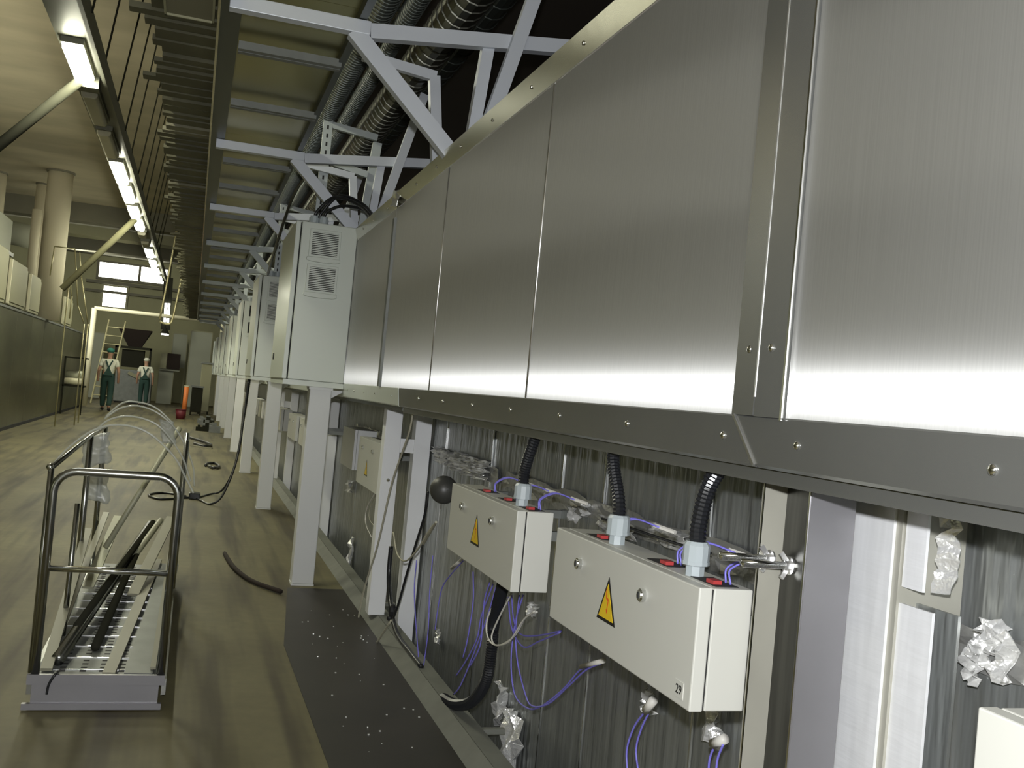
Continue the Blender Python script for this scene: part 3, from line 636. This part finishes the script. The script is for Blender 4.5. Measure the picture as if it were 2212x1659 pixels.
for yl, lb in ((11.4, 'nearer unseen lamp, added for glints on the hood trim, hung over the left machine, outside the left edge of the picture'), (16.6, 'farther unseen lamp, added for glints on the hood trim, hung over the left machine, outside the left edge of the picture')):
    L = thing('fluorescent_lamp', (-4.6, yl+1, 4.5), lb, 'lamp', 'added lamps over the left machine')  # unseen lamps added to give the top trim its bright reflections
    obj('housing', MB().box(-4.8, -4.4, yl, yl+2.2, 4.53, 4.60), 'lamp_rail', L)
    obj('diffuser', MB().box(-4.78, -4.42, yl+.04, yl+2.16, 4.44, 4.53), 'window', L)
    for yy in (yl+.3, yl+1.9): obj('suspension_rod', MB().tube([(-4.6, yy, 4.60), (-4.6, yy, 5.6)], .012, 6), 'pipe_dark', L)
for k in range(14):
    y = 7.2+k*1.35; tag(obj('hanger_rod', MB().tube([(-1.00-.01*(k % 3), y, 4.1), (-.80-.02*(k % 3), y, 5.6)], .009, 6), 'pipe_dark'), ORD[k]+' thin rod hanging from the concrete ceiling beside the lamp rail', 'rod', 'thin hanging rods beside the lamp rail')
for k in range(14):
    y = 8.0+k*1.4; tag(obj('hanger_rod', MB().tube([(-.35, y, 3.06), (-.30, y, 5.6)], .007, 6), 'pipe_dark'), ORD[k]+' thin rod hanging from the ceiling beside the overhead walkway', 'rod', 'thin hanging rods beside the walkway')
dp = thing('diagonal_pipe', (-1.2, 9.6, 3.8), 'thick dark diagonal pipe running left from under the lamp rail', 'pipe')
obj('pipe', MB().tube([ay(-60, 360, 9.1), ay(175, 172, 10.1)], .045, 12), 'pipe_dark', dp, sm=True)
obj('end_clamp', MB().box(-1.3, -1.08, 10.16, 10.34, 3.92, 4.03), 'lamp_rail', dp)
tag(obj('slanted_pipe', MB().tube([ay(134, 624, 18.7), (-1.21, 18.9, 3.95)], .055, 12), 'pipe_olive', sm=True), 'long beige slanted pipe from the lamp rail down to the upper platform', 'pipe')

# ================================================================== LEFT SIDE: MACHINE, PLATFORM, COLUMNS
mc = thing('left_machine', (-3.4, 10, 0), 'long dark green machine wall clad in sheets along the left of the aisle', 'machine')
obj('body', MB().box(-5.5, -3.26, -3, 34, 0.02, 2.24), 'machine', mc)
yy = -3
while yy < 34: obj('cladding_sheet', MB().box(-3.26, -3.24, yy+.006, min(34, yy+1.85)-.006, .06, 2.22), 'machine', mc); yy += 1.85
obj('top_edge', MB().box(-3.30, -3.22, -3, 34, 2.22, 2.26), 'galv', mc)
obj('kick_strip', MB().box(-3.25, -3.22, -3, 34, 0, .06), 'slot', mc)
# platform cabinets
px = [(-5.2, 15.6, 3.0), (-3.45, 17.6, 3.1), (-3.1, 19.6, 2.95), (-2.85, 22, 2.92), (-3.0, 24.5, 2.95)]
for k, (x, y, z, cl) in enumerate([(-3.30, 18.0, 3.22, 1.9), (-3.30, 20.2, 3.12, 1.9), (-3.30, 22.5, 3.06, 1.5), (-3.30, 25.35, 3.0, 1.4), (-3.30, 28.2, 3.0, 1.9)]):
    t = thing('platform_cabinet', (x-.5, y, 2.26), ORD[k]+' beige equipment cabinet standing on top of the left machine', 'cabinet', 'beige cabinets on the left machine')
    obj('body', MB().box(x-1.0, x+.0, y, y+cl, 2.30, z+.02), 'panel_beige', t, bev=.01)
    obj('feet', MB().box(x-.95, x-.05, y+.1, y+.2, 2.26, 2.30).box(x-.95, x-.05, y+cl-.2, y+cl-.1, 2.26, 2.30), 'slot', t)
    obj('door', MB().box(x, x+.02, y+.05, y+cl-.05, 2.36, z-.05), 'panel_beige', t)
    obj('side_panel', MB().box(x-.55, x-.05, y-.02, y, 2.36, z-.05), 'panel_beige', t)
    obj('edge_strip', MB().box(x-.02, x+.03, y-.03, y+.02, 2.32, z), 'cream', t)
ub = thing('upper_duct_box', (-4.6, 20, 3.3), 'large grey box duct above the beige cabinets at the left edge', 'duct')
obj('body', MB().box(-5.6, -3.55, 19.5, 21.5, 3.32, 3.95), 'wall_panel', ub, bev=.02); obj('collar', MB().box(-5.7, -3.5, 19.4, 21.6, 3.27, 3.34), 'galv', ub)
obj('hanger', MB().box(-4.6, -4.56, 19.7, 19.74, 3.95, 5.6), 'galv', ub); obj('hanger', MB().box(-4.6, -4.56, 21.3, 21.34, 3.95, 5.6), 'galv', ub)
dd = tag(obj('round_air_duct', MB().tube([(-9, 28.5, 4.5), (-6.2, 28.5, 4.5), (-4.6, 28.5, 4.48), (-4.0, 28.6, 4.4)], .30, 20), 'wall_panel', sm=True), 'big round grey air duct behind the columns under the ceiling', 'duct')
for k, (x, y, r) in enumerate([(-3.24, 24.9, .27), (-3.88, 27.0, .15), (-4.75, 26.2, .2)]):
    t = thing('column', (x, y, 2.24), ['thick round beige column rising to the ceiling', 'slim white round column beside the thick beige one', 'reddish beige column at the left edge'][k], 'column')
    obj('shaft', MB().tube([(x, y, 2.26), (x, y, 5.56)], r, 24), 'column', t, sm=True)
    obj('collar', MB().tube([(x, y, 5.56), (x, y, 5.6)], r*1.12, 24), 'conc_dark', t)
t = thing('white_riser', (-3.5, 24.3, 2.5), 'bright white vertical pipe in front of the thick beige column', 'pipe')
obj('pipe', MB().tube([(-3.56, 24.3, 2.8), (-3.56, 24.3, 4.6)], .10, 16), 'column', t, sm=True); obj('foot', MB().box(-3.7, -3.42, 24.16, 24.44, 2.26, 2.8), 'panel_beige', t)
# railings on the platform
def railing(pts, y, label, r=.013):
    t = thing('railing', ay(*pts[0], y), label, 'railing')
    e = ay(*pts[-1], y); obj('rail_tube', MB().tube([tuple(e), (e.x, e.y, 0)], r, 8), 'rail', t, sm=True)
    for a, b in zip(pts[:-1], pts[1:]): obj('rail_tube', MB().tube([ay(*a, y), ay(*b, y)], r, 8), 'rail', t, sm=True)
railing([(108, 595), (118, 532), (162, 538), (168, 660), (182, 700)], 24, 'yellowish handrail frame near the thick column')
railing([(150, 688), (155, 640), (150, 600)], 23, 'short yellowish railing post beside the slanted pipe')
railing([(172, 545), (176, 600), (190, 700)], 25, 'long yellowish handrail left of the bright window')
hl = thing('hanging_frame', (-.6, 22, 2.4), 'thin hanging tube frame with rounded bottom beside the lamp row', 'frame')
obj('drop_tube', MB().tube(smooth([ay(385, 478, 22), ay(365, 590, 22), ay(345, 690, 22)], 4), .020, 8), 'rail', hl, sm=True)
obj('drop_tube', MB().tube(smooth([ay(402, 555, 22), ay(386, 630, 22), ay(373, 688, 22), ay(364, 700, 22), ay(345, 695, 22)], 4), .022, 8), 'rail', hl, sm=True)
obj('top_arm', MB().tube([ay(385, 478, 22), ay(436, 482, 22)], .018, 8), 'rail', hl, sm=True)
obj('top_arm', MB().tube([ay(402, 555, 22), ay(436, 558, 22)], .018, 8), 'rail', hl, sm=True)
obj('fixing_post', MB().box(-.20, -.17, 21.98, 22.02, 3.17, 5.6), 'rail', hl)
fa = thing('far_lamp_strip', (-1.3, 41, 3), 'dark vertical hanging strip with a lit tube beyond the hanging tube frame', 'lamp')
q0, q1 = ay(364, 600, 41), ay(357, 712, 41)
obj('strip', MB().bar(q0, q1, .05, .34), 'pipe_dark', fa); obj('suspension', MB().bar(q0, (q0.x, q0.y, 5.9), .03, .03), 'pipe_dark', fa)
obj('lit_tube', MB().bar(ay(362, 655, 40.9), ay(359, 696, 40.9), .08, .20), 'window', fa)
fb = thing('pendant_lamp', tuple(ay(356, 722, 40)), 'small round lit pendant lamp above the far partition', 'lamp')
p = ay(356, 722, 40); obj('disc', MB().tube([(p.x, p.y, p.z-.03), (p.x, p.y, p.z+.02)], .14, 16), 'window', fb)
obj('shade', MB().tube([(p.x, p.y, p.z+.021), (p.x, p.y, p.z+.10), (p.x, p.y, p.z+.22)], [.17, .12, .05], 16), 'pipe_dark', fb); obj('cord', MB().tube([(p.x, p.y, p.z+.22), (p.x, p.y, 5.9)], .012, 6), 'pipe_dark', fb)
pt = thing('portal_frame', (-1.6, 36, 0), 'cream pipe portal spanning the aisle in front of the far wall', 'portal')
obj('leg', MB().tube([(-3.30, 36, 0), (-3.28, 36, 3.18)], .085, 12), 'cream', pt, sm=True)
obj('top_bar', MB().tube([(-3.28, 36, 3.18), (.80, 36, 3.16)], .065, 12), 'cream', pt, sm=True)
obj('leg', MB().tube([(.80, 36, 0), (.80, 36, 3.16)], .065, 12), 'cream', pt, sm=True)
# far wall equipment
hp = thing('hopper', (-2.25, 41.6, 2.15), 'dark inverted pyramid hopper in front of the far wall', 'hopper')
obj('funnel', MB().add([(-2.85, 41.2, 2.80), (-1.65, 41.2, 2.80), (-1.65, 42.2, 2.80), (-2.85, 42.2, 2.80), (-2.45, 41.55, 2.12), (-2.0, 41.55, 2.12), (-2.0, 41.9, 2.12), (-2.45, 41.9, 2.12)], [(0, 1, 5, 4), (1, 2, 6, 5), (2, 3, 7, 6), (3, 0, 4, 7), (0, 3, 2, 1), (4, 5, 6, 7)]), 'dark', hp)
obj('stand', MB().box(-2.9, -2.82, 41.2, 41.3, 0, 2.12).box(-1.66, -1.58, 41.2, 41.3, 0, 2.12).box(-2.9, -1.58, 41.2, 41.3, 2.05, 2.14), 'pipe_dark', hp)
obj('feeder', MB().box(-2.65, -1.85, 41.4, 42.0, 1.35, 2.02), 'pipe_dark', hp)
ml = thing('mixing_machine', (-2.1, 41, 0), 'low dark machine block under the hopper', 'machine')
obj('body', MB().box(-2.75, -1.45, 40.4, 41.1, .05, 1.25), 'galv', ml, bev=.03); obj('chute', MB().bar((-2.3, 40.35, 1.15), (-1.7, 40.35, .9), .05, .12), 'panel_beige', ml); obj('plinth', MB().box(-2.7, -1.5, 40.45, 41.05, 0, .05), 'slot', ml)
fw = [(-1.35, -.75, .0, 1.35, 43.5, 'pale grey low partition panel right of the mixing machine'), (-.95, -.35, 1.5, 2.9, 44.5, 'tall grey panel high on the far wall by the last lamp'), (-4.2, -3.5, 0, 2.6, 44, 'tall pale door panel left of the walking worker'), (-.25, .6, 0, 3.0, 42.5, 'broad beige far partition at the end of the cabinet row')]
for x0, x1, z0, z1, y, l in fw:
    t = thing('partition', (x0, y, z0), l, 'panel'); obj('sheet', MB().box(x0+.03, x1-.03, y, y+.05, max(z0, .0), z1), 'wall_panel', t)
    obj('frame', MB().box(x0, x0+.03, y-.02, y+.06, 0, z1).box(x1-.03, x1, y-.02, y+.06, 0, z1).box(x0+.03, x1-.03, y-.02, y+.06, z1, z1+.04), 'panel_beige', t)
t = thing('wall_cabinet', (-1.0, 43.3, 1.4), 'dark brown open cabinet on the grey partition beyond the second worker', 'cabinet')
obj('recess', MB().box(-1.05, -.55, 43.2, 43.46, 1.42, 2.05), 'dark', t); obj('door', MB().box(-1.3, -1.07, 43.2, 43.46, 1.42, 2.05), 'panel_beige', t)
obj('shelf_leg', MB().box(-1.3, -.55, 43.3, 43.46, 1.35, 1.42), 'wall_panel', t)
ld = thing('ladder', (-3.0, 38, 0), 'yellowish ladder leaning in front of the hopper behind the worker', 'ladder')
obj('stile', MB().tube([(-3.25, 37.6, 0), (-3.0, 38.6, 2.95)], .03, 8), 'rail', ld); obj('stile', MB().tube([(-2.75, 37.6, 0), (-2.45, 38.6, 2.95)], .03, 8), 'rail', ld)
for j in range(9): obj('rung', MB().tube([(-3.22+.027*j, 37.7+.1*j, .3+.3*j), (-2.72+.03*j, 37.7+.1*j, .3+.3*j)], .018, 6), 'rail', ld)
# cart with rolls at left far
t = thing('roll_rack', (-3.0, 29, 0), 'dark rack holding pale fabric rolls at the end of the left machine', 'rack')
obj('frame', MB().box(-3.20, -3.16, 28.6, 28.64, 0, 1.5).box(-2.72, -2.68, 28.6, 28.64, 0, 1.5).box(-3.2, -2.68, 28.6, 29.3, 1.46, 1.5).box(-3.2, -2.68, 28.6, 29.3, .72, .76), 'pipe_dark', t)
obj('roll', MB().tube([(-3.16, 28.7, .86), (-2.72, 28.7, .86)], .09, 12), 'cream', t, sm=True); obj('roll', MB().tube([(-3.16, 28.95, 1.0), (-2.72, 28.95, 1.0)], .14, 12), 'pipe', t, sm=True)
# end-of-aisle equipment by the cabinets
for k, (x, y, h, m, l) in enumerate([(.0, 34.5, .9, 'pipe_dark', 'dark small machine by the orange tube'), (.25, 35.8, 1.7, 'panel_beige', 'tall beige unit at the far end of the cabinets')]):
    t = thing('small_machine', (x, y, 0), l, 'machine'); obj('body', MB().box(x, x+.35, y, y+.5, .1, h), m, t, bev=.02); obj('top', MB().box(x-.03, x+.38, y-.03, y+.53, h, h+.05), 'galv', t)
    obj('leg', MB().box(x, x+.05, y, y+.05, 0, .1).box(x+.3, x+.35, y, y+.05, 0, .1).box(x, x+.05, y+.45, y+.5, 0, .1).box(x+.3, x+.35, y+.45, y+.5, 0, .1), 'pipe_dark', t)
t = thing('orange_tube', (-.17, 32.6, 0), 'bright orange upright tube near the far end of the aisle', 'tube')
obj('tube', MB().tube([(-.17, 32.6, .0), (-.15, 32.6, .93)], .07, 14), 'orange', t, sm=True); obj('rim', MB().tube([(-.15, 32.6, .93), (-.15, 32.6, .96)], .08, 14), 'cream', t)
t = thing('bucket', (-.22, 31, 0), 'dark red bucket on the floor below the orange tube', 'bucket')
obj('pail', MB().tube([(-.24, 31, .0), (-.24, 31, .27)], [.12, .15], 16), 'maroon', t, sm=True); obj('rim', MB().tube([(-.24, 31, .27), (-.24, 31, .285)], .16, 16), 'maroon', t)
# floor cables and clutter
def fcable(pts, r, label, m='black'):
    return tag(obj('floor_cable', MB().tube(smooth(pts, 6), r, 6), m, sm=True), label, 'cable', 'black cables lying on the aisle floor')
fcable([(.60, 11.9, 1.38), (.585, 11.8, 1.0), (.54, 11.5, .5), (.42, 11.3, .12), (.30, 11.3, .012), (.20, 11.6, .012), (.10, 11.8, .012), (-.20, 11.5, .012), (-.34, 11.8, .012), (-.2, 12.1, .012), (.05, 11.9, .012)], .012, 'black cable dropping from the second cabinet to a loop by the trolley')
fcable([(.63, 12.2, 1.38), (.60, 12.1, .9), (.55, 12.0, .4), (.45, 12.2, .08), (.30, 12.2, .012), (.16, 11.8, .012)], .012, 'second black cable hanging beside the second cabinet')
fcable([(.35, 15.8, .02), (.42, 15.5, .03), (.5, 15.9, .02), (.45, 16.4, .02), (.34, 16.2, .03), (.30, 15.9, .02)], .02, 'coil of black cable on the floor past the trolley')
fcable([(.15, 20.6, .02), (.30, 20.0, .02), (.45, 20.4, .03), (.35, 21.2, .02), (.2, 21.8, .02), (.05, 22.4, .02), (.0, 23.4, .02)], .03, 'tangled dark cable further down the aisle floor')
tag(obj('plug_box', MB().box(.08, .2, 11.72, 11.86, 0, .07), 'black', bev=.01), 'small black plug box on the floor beside the trolley', 'plug')
tag(obj('pale_slat', MB().bar((.08, 20.1, .012), (.46, 19.7, .012), .05, .02), 'wood'), 'pale slat lying on the floor near the tangled cable', 'slat')
t = obj('curved_offcut', MB().tube(smooth([az(485, 1195, .02), az(505, 1225, .02), az(545, 1255, .02), az(607, 1278, .02)], 6), .016, 6), 'dark', sm=True); tag(t, 'dark curved offcut lying on the floor left of the pale post', 'offcut')
for k in range(10):
    x = random.uniform(.25, .62); y = random.uniform(24, 30); s = random.uniform(.06, .14)
    tag(obj('floor_clutter', MB().box(x-s, x+s, y-s, y+s, 0, s*1.2).box(x-s*.5, x+s*.3, y-s*.6, y+s*.6, s*1.2, s*1.8), 'pipe_dark' if k % 2 else 'galv'), 'small dark tools and scrap along the far foot of the cabinets', 'clutter', 'small scrap heap by the far cabinets')

# ================================================================== TROLLEY WITH ITS LOAD
ty = 4.43
T = thing('platform_trolley', (-.25, 5.7, 0), 'long platform trolley with chrome tube end frames standing in the aisle', 'trolley')
def hoop(x0, x1, y, z0, z1, r, rc=.085):
    p = [(x0, y, z0), (x0, y, z1-rc)]
    for k in range(1, 7): a = math.pi/2*k/6; p.append((x0+rc-rc*math.cos(a), y, z1-rc+rc*math.sin(a)))
    for k in range(0, 7): a = math.pi/2*k/6; p.append((x1-rc+rc*math.sin(a), y, z1-rc+rc*math.cos(a)))
    p.append((x1, y, z0)); return MB().tube(p, r, 12)
obj('end_frame', hoop(-.488, -.012, ty, .14, .957, .0165), 'tube_steel', T, sm=True)
obj('crossbar', MB().tube([(-.488, ty, .565), (-.012, ty, .560)], .013, 10), 'chrome', T, sm=True)
obj('second_frame', hoop(-.505, -.0, ty+.16, .14, .985, .016, .06), 'tube_steel', T, sm=True) if False else None
for x in (-.50, .0): obj('end_post', MB().tube([(x, 6.95, .12), (x, 6.95, 1.0)], .0165, 10), 'tube_steel', T, sm=True)
obj('corner_knob', MB().sphere((-.512, ty+.03, .965), .015, 10, 8), 'chrome', T, sm=True)
obj('side_post', MB().tube([(-.507, ty+.03, .14), (-.507, ty+.03, .96)], .012, 8), 'tube_steel', T, sm=True)
obj('side_post', MB().tube([(-.50, 6.0, .14), (-.50, 6.0, 1.0)], .016, 8), 'tube_steel', T, sm=True)
obj('side_post', MB().tube([(.0, 6.2, .14), (.0, 6.2, 1.0)], .016, 8), 'tube_steel', T, sm=True)
obj('side_rail', MB().tube([(-.508, ty+.03, .962), (-.50, 6.0, 1.0), (-.50, 6.95, 1.0)], .011, 8), 'tube_steel', T, sm=True)
dk = obj('deck', MB().box(-.50, .0, ty, 7.0, .112, .124), 'galv', T)
ho = MB()
for i in range(44):
    for x in (-.40, -.32, -.245, -.17, -.10): ho.box(x-.012, x+.012, ty+.10+i*.055, ty+.118+i*.055, .1240, .1246)
h = obj('perforations', ho, 'slot', dk); h['kind'] = 'stuff'
for i in range(12): obj('deck_rib', MB().box(-.47, -.08, ty+.12+i*.19, ty+.126+i*.19, .1246, .128), 'screw', dk)
obj('end_channel', MB().box(-.515, .007, ty-.022, ty-.004, .105, .145), 'grey_steel', T)
obj('end_board', MB().box(-.495, -.015, ty-.012, ty, .03, .105), 'grey_steel', T)
obj('bottom_channel', MB().box(-.525, .0, ty-.026, ty-.004, .006, .030), 'grey_steel', T)
obj('side_beam', MB().box(-.515, -.495, ty, 7.0, .06, .125), 'tube_steel', T); obj('side_beam', MB().box(-.005, .013, ty, 7.0, .06, .125), 'tube_steel', T)
for x in (-.45, -.05):
    for y in (4.7, 6.7): obj('wheel', MB().tube([(x-.015, y, .05), (x+.015, y, .05)], .05, 16), 'black', T)
LG = 'bars and pipes lying on the trolley'
def load(p, q, kind, m, label, r=.018, cat='pipe', w=.03, hh=.012):
    b = MB().tube([p, q], r, 12) if kind == 't' else MB().bar(p, q, w, hh, (1, 0, 0))
    return tag(obj('steel_pipe' if kind == 't' else 'flat_bar', b, m, sm=kind == 't'), label, cat, LG)
load((-.425, 4.60, .155), (-.19, 7.6, .30), 't', 'tube_steel', 'thick dark pipe lying diagonally across the trolley deck', .028)
load((-.395, 5.0, .20), (-.17, 7.5, .33), 't', 'pipe_dark', 'dark pipe lying on top of the thick diagonal one', .018)
load((-.455, 4.50, .140), (-.485, 6.2, .46), 'b', 'wood', 'pale flat bar leaning at the left side of the trolley', w=.045, cat='bar')
load((-.47, 4.9, .15), (-.46, 7.2, .42), 'b', 'wood', 'second pale bar standing behind the left one on the trolley', w=.035, cat='bar')
load((-.215, 4.46, .136), (-.105, 6.95, .17), 'b', 'wood', 'pale flat strip lying along the middle of the trolley deck', w=.05, cat='bar')
load((-.10, 4.46, .134), (-.03, 6.9, .15), 'b', 'galv', 'wide grey strip along the right side of the trolley deck', w=.11, cat='bar')
load((-.045, 4.5, .15), (-.03, 6.3, .36), 'b', 'wood', 'narrow pale bar against the right side of the trolley', w=.022, cat='bar')
load((-.405, 6.55, .30), (-.05, 6.9, 1.03), 't', 'pipe', 'long thin grey pole leaning up to the right far post of the trolley', .017)
load((-.30, 4.85, .145), (-.23, 6.7, .25), 't', 'pipe_dark', 'short dark pipe end in the middle of the trolley deck', .02)
load((-.33, 6.0, .16), (-.12, 7.4, .36), 't', 'pipe', 'pale pipe crossing far back on the trolley deck', .02)
load((-.20, 5.9, .16), (-.05, 7.3, .40), 'b', 'wood', 'pale board leaning at the far right of the trolley', w=.06, cat='bar')
load((-.44, 6.0, .17), (-.38, 7.2, .40), 'b', 'pipe', 'olive board at the far left of the trolley', w=.06, cat='bar')
load((-.460, 5.1, .13), (-.455, 5.12, .74), 't', 'tube_steel', 'short upright rod standing inside the left side of the trolley', .012)
for k, (pp, y, l) in enumerate([([(112, 1005), (150, 965), (205, 928), (262, 918), (320, 935), (375, 985), (400, 1030), (418, 1065)], 5.6, 'lowest clear hoop arching over the trolley'),
                                ([(205, 930), (240, 905), (290, 900), (345, 922), (390, 980), (412, 1040)], 6.1, 'middle clear hoop arching over the trolley'),
                                ([(225, 905), (260, 882), (300, 877), (345, 895), (385, 935), (415, 1000), (420, 1050)], 6.6, 'top clear hoop arching over the trolley'),
                                ([(228, 900), (262, 872), (292, 868), (335, 880), (375, 915)], 6.9, 'faint farthest clear hoop arching over the trolley')]):
    tag(obj('clear_hoop', MB().tube(smooth([ay(a, b, y) for a, b in pp], 8), .0055, 8), 'film', sm=True), l, 'hoop', 'clear hoops over the trolley')
def bag(px, y, label, seed):
    a, b, c = [ay(*q, y) for q in px]; t = obj('plastic_film', grid_sheet(a, b-a, c-a, 6, 10, .012, seed), 'bag', sm=True); solid(t, .001); return tag(t, label, 'plastic film', 'plastic film on the trolley')
bag([(176, 945), (236, 935), (180, 1010)], 6.05, 'crumpled plastic film hanging at the far left post of the trolley', 1)
bag([(185, 1015), (232, 1025), (190, 1080)], 6.1, 'lower scrap of plastic film on the far left post', 2)
bag([(345, 905), (375, 910), (350, 955)], 6.6, 'scrap of plastic film at the far right post of the trolley', 3)
tag(obj('cable_strap', MB().tube(smooth([(-.40, ty+.02, .150), (-.41, ty-.03, .150), (-.43, ty-.032, .11), (-.435, ty-.03, .07)], 6), .005, 6), 'black', sm=True), 'short black strap hanging over the near edge of the trolley', 'strap')

# ================================================================== PEOPLE
def skin_body(name, joints, edges, radii, m, parent, lvl=2):
    me = bpy.data.meshes.new(name); me.from_pydata([tuple(j) for j in joints], edges, []); me.materials.append(M[m])
    o = bpy.data.objects.new(name, me); C.objects.link(o)
    if parent: o.parent = parent; o.matrix_parent_inverse = Matrix.Translation(-parent_world(parent))
    md = o.modifiers.new('skin', 'SKIN'); md.use_smooth_shade = True
    if not me.skin_vertices: me.attributes.new  # layer comes with the modifier below
    sv = me.skin_vertices[0].data if me.skin_vertices else None
    if sv is None:
        bm = bmesh.new(); bm.from_mesh(me); bm.verts.layers.skin.verify(); bm.to_mesh(me); bm.free(); sv = me.skin_vertices[0].data
    for i, r in enumerate(radii): sv[i].radius = (r if isinstance(r, tuple) else (r, r)); sv[i].use_root = (i == 0)
    ss = o.modifiers.new('sub', 'SUBSURF'); ss.levels = lvl; ss.render_levels = lvl
    return o
def person(x, y, s, label, cap, stride=.22, armL=(0, 0), dirn=1):
    P = thing('person', (x, y, 0), label, 'person')
    def q(a, b, c): return (x+a*s, y+dirn*b*s, c*s)
    J = [q(0, 0, .95), q(0, .01, 1.12), q(0, .03, 1.33), q(0, .04, 1.45), q(0, .05, 1.53), q(0, .06, 1.60), q(0, .06, 1.70),
         q(-.09, 0, .90), q(-.10, stride*.35+.04, .50), q(-.10, stride, .09), q(-.10, stride+.14, .04),
         q(.09, 0, .90), q(.10, -.02, .50), q(.10, -stride*1.1, .12), q(.11, -stride*1.1+.12, .04),
         q(-.18, .03, 1.40), q(-.26+armL[0], .0, 1.13), q(-.27+armL[1], .10, .90), q(-.27+armL[1], .14, .80),
         q(.18, .03, 1.40), q(.27, -.03, 1.13), q(.27, .05, .88), q(.27, .08, .78)]
    E = [(0, 1), (1, 2), (2, 3), (3, 4), (4, 5), (5, 6), (0, 7), (7, 8), (8, 9), (9, 10), (0, 11), (11, 12), (12, 13), (13, 14), (2, 15), (15, 16), (16, 17), (17, 18), (2, 19), (19, 20), (20, 21), (21, 22)]
    Rr = [(.13, .10), (.13, .10), (.15, .10), .07, .055, .085, .085, .085, .062, .045, .04, .085, .062, .045, .04, .06, .045, .035, .03, .06, .045, .035, .03]
    skin_body('body', J, E, [tuple(v*s for v in r) if isinstance(r, tuple) else r*s for r in Rr], 'skin', P)
    skin_body('shirt', [J[0], J[1], J[2], J[3], J[15], tuple((Vector(J[15])*.35+Vector(J[16])*.65)), J[19], tuple((Vector(J[19])*.35+Vector(J[20])*.65))], [(0, 1), (1, 2), (2, 3), (2, 4), (4, 5), (2, 6), (6, 7)],
              [(.15*s, .12*s), (.155*s, .12*s), (.175*s, .12*s), .08*s, .08*s, .075*s, .08*s, .075*s], 'tshirt', P)
    tr_ = skin_body('overalls', [J[0], J[1], J[7], J[8], J[9], J[11], J[12], J[13]], [(0, 1), (0, 2), (2, 3), (3, 4), (0, 5), (5, 6), (6, 7)], [(.17*s, .135*s), (.165*s, .13*s), .115*s, .085*s, .07*s, .115*s, .085*s, .07*s], 'overall', P)
    obj('suspender', MB().bar(q(-.09, -.105*dirn if dirn > 0 else .1, 1.42), q(.05, -.145, 1.10), .012*s, .04*s, (0, 1, 0)), 'overall', tr_)
    obj('suspender', MB().bar(q(.09, -.105*dirn if dirn > 0 else .1, 1.42), q(-.05, -.145, 1.10), .012*s, .04*s, (0, 1, 0)), 'overall', tr_)
    obj('bib', MB().prism([(x-.13*s, 1.0*s), (x+.13*s, 1.0*s), (x+.01*s, 1.24*s), (x-.01*s, 1.24*s)], 'y', y-.155*s, y-.12*s), 'overall', tr_)
    obj('cap', MB().sphere(q(0, .06, 1.70), .105*s, 14, 10, (1, 1.05, .75)).add([q(-.08, .14, 1.69), q(.08, .14, 1.69), q(.06, .24, 1.675), q(-.06, .24, 1.675), q(-.08, .14, 1.70), q(.08, .14, 1.70), q(.06, .24, 1.685), q(-.06, .24, 1.685)], [(0, 1, 2, 3), (4, 7, 6, 5), (0, 4, 5, 1), (1, 5, 6, 2), (2, 6, 7, 3), (3, 7, 4, 0)]), cap, P, sm=True)
    for a in (-1, 1): obj('ear', MB().sphere(q(a*.082, .05, 1.63), .02*s, 6, 5, (.5, 1, 1.4)), 'skin', P)
    for k, fx, fy in ((10, -.10, stride), (14, .11, -stride*1.1)):
        obj('shoe', MB().sphere(q(fx, fy+.05, .045), .06*s, 10, 8, (.8, 2.0, .72)), 'slot', P, sm=True)
    return P
person(-2.42, 32.8, 1.06, 'worker in white T-shirt, dark green dungarees and teal cap walking away', 'cap', .2)
person(-1.62, 38.5, .98, 'worker in pale cap and dark trousers standing far away near the hopper', 'tshirt', .05)
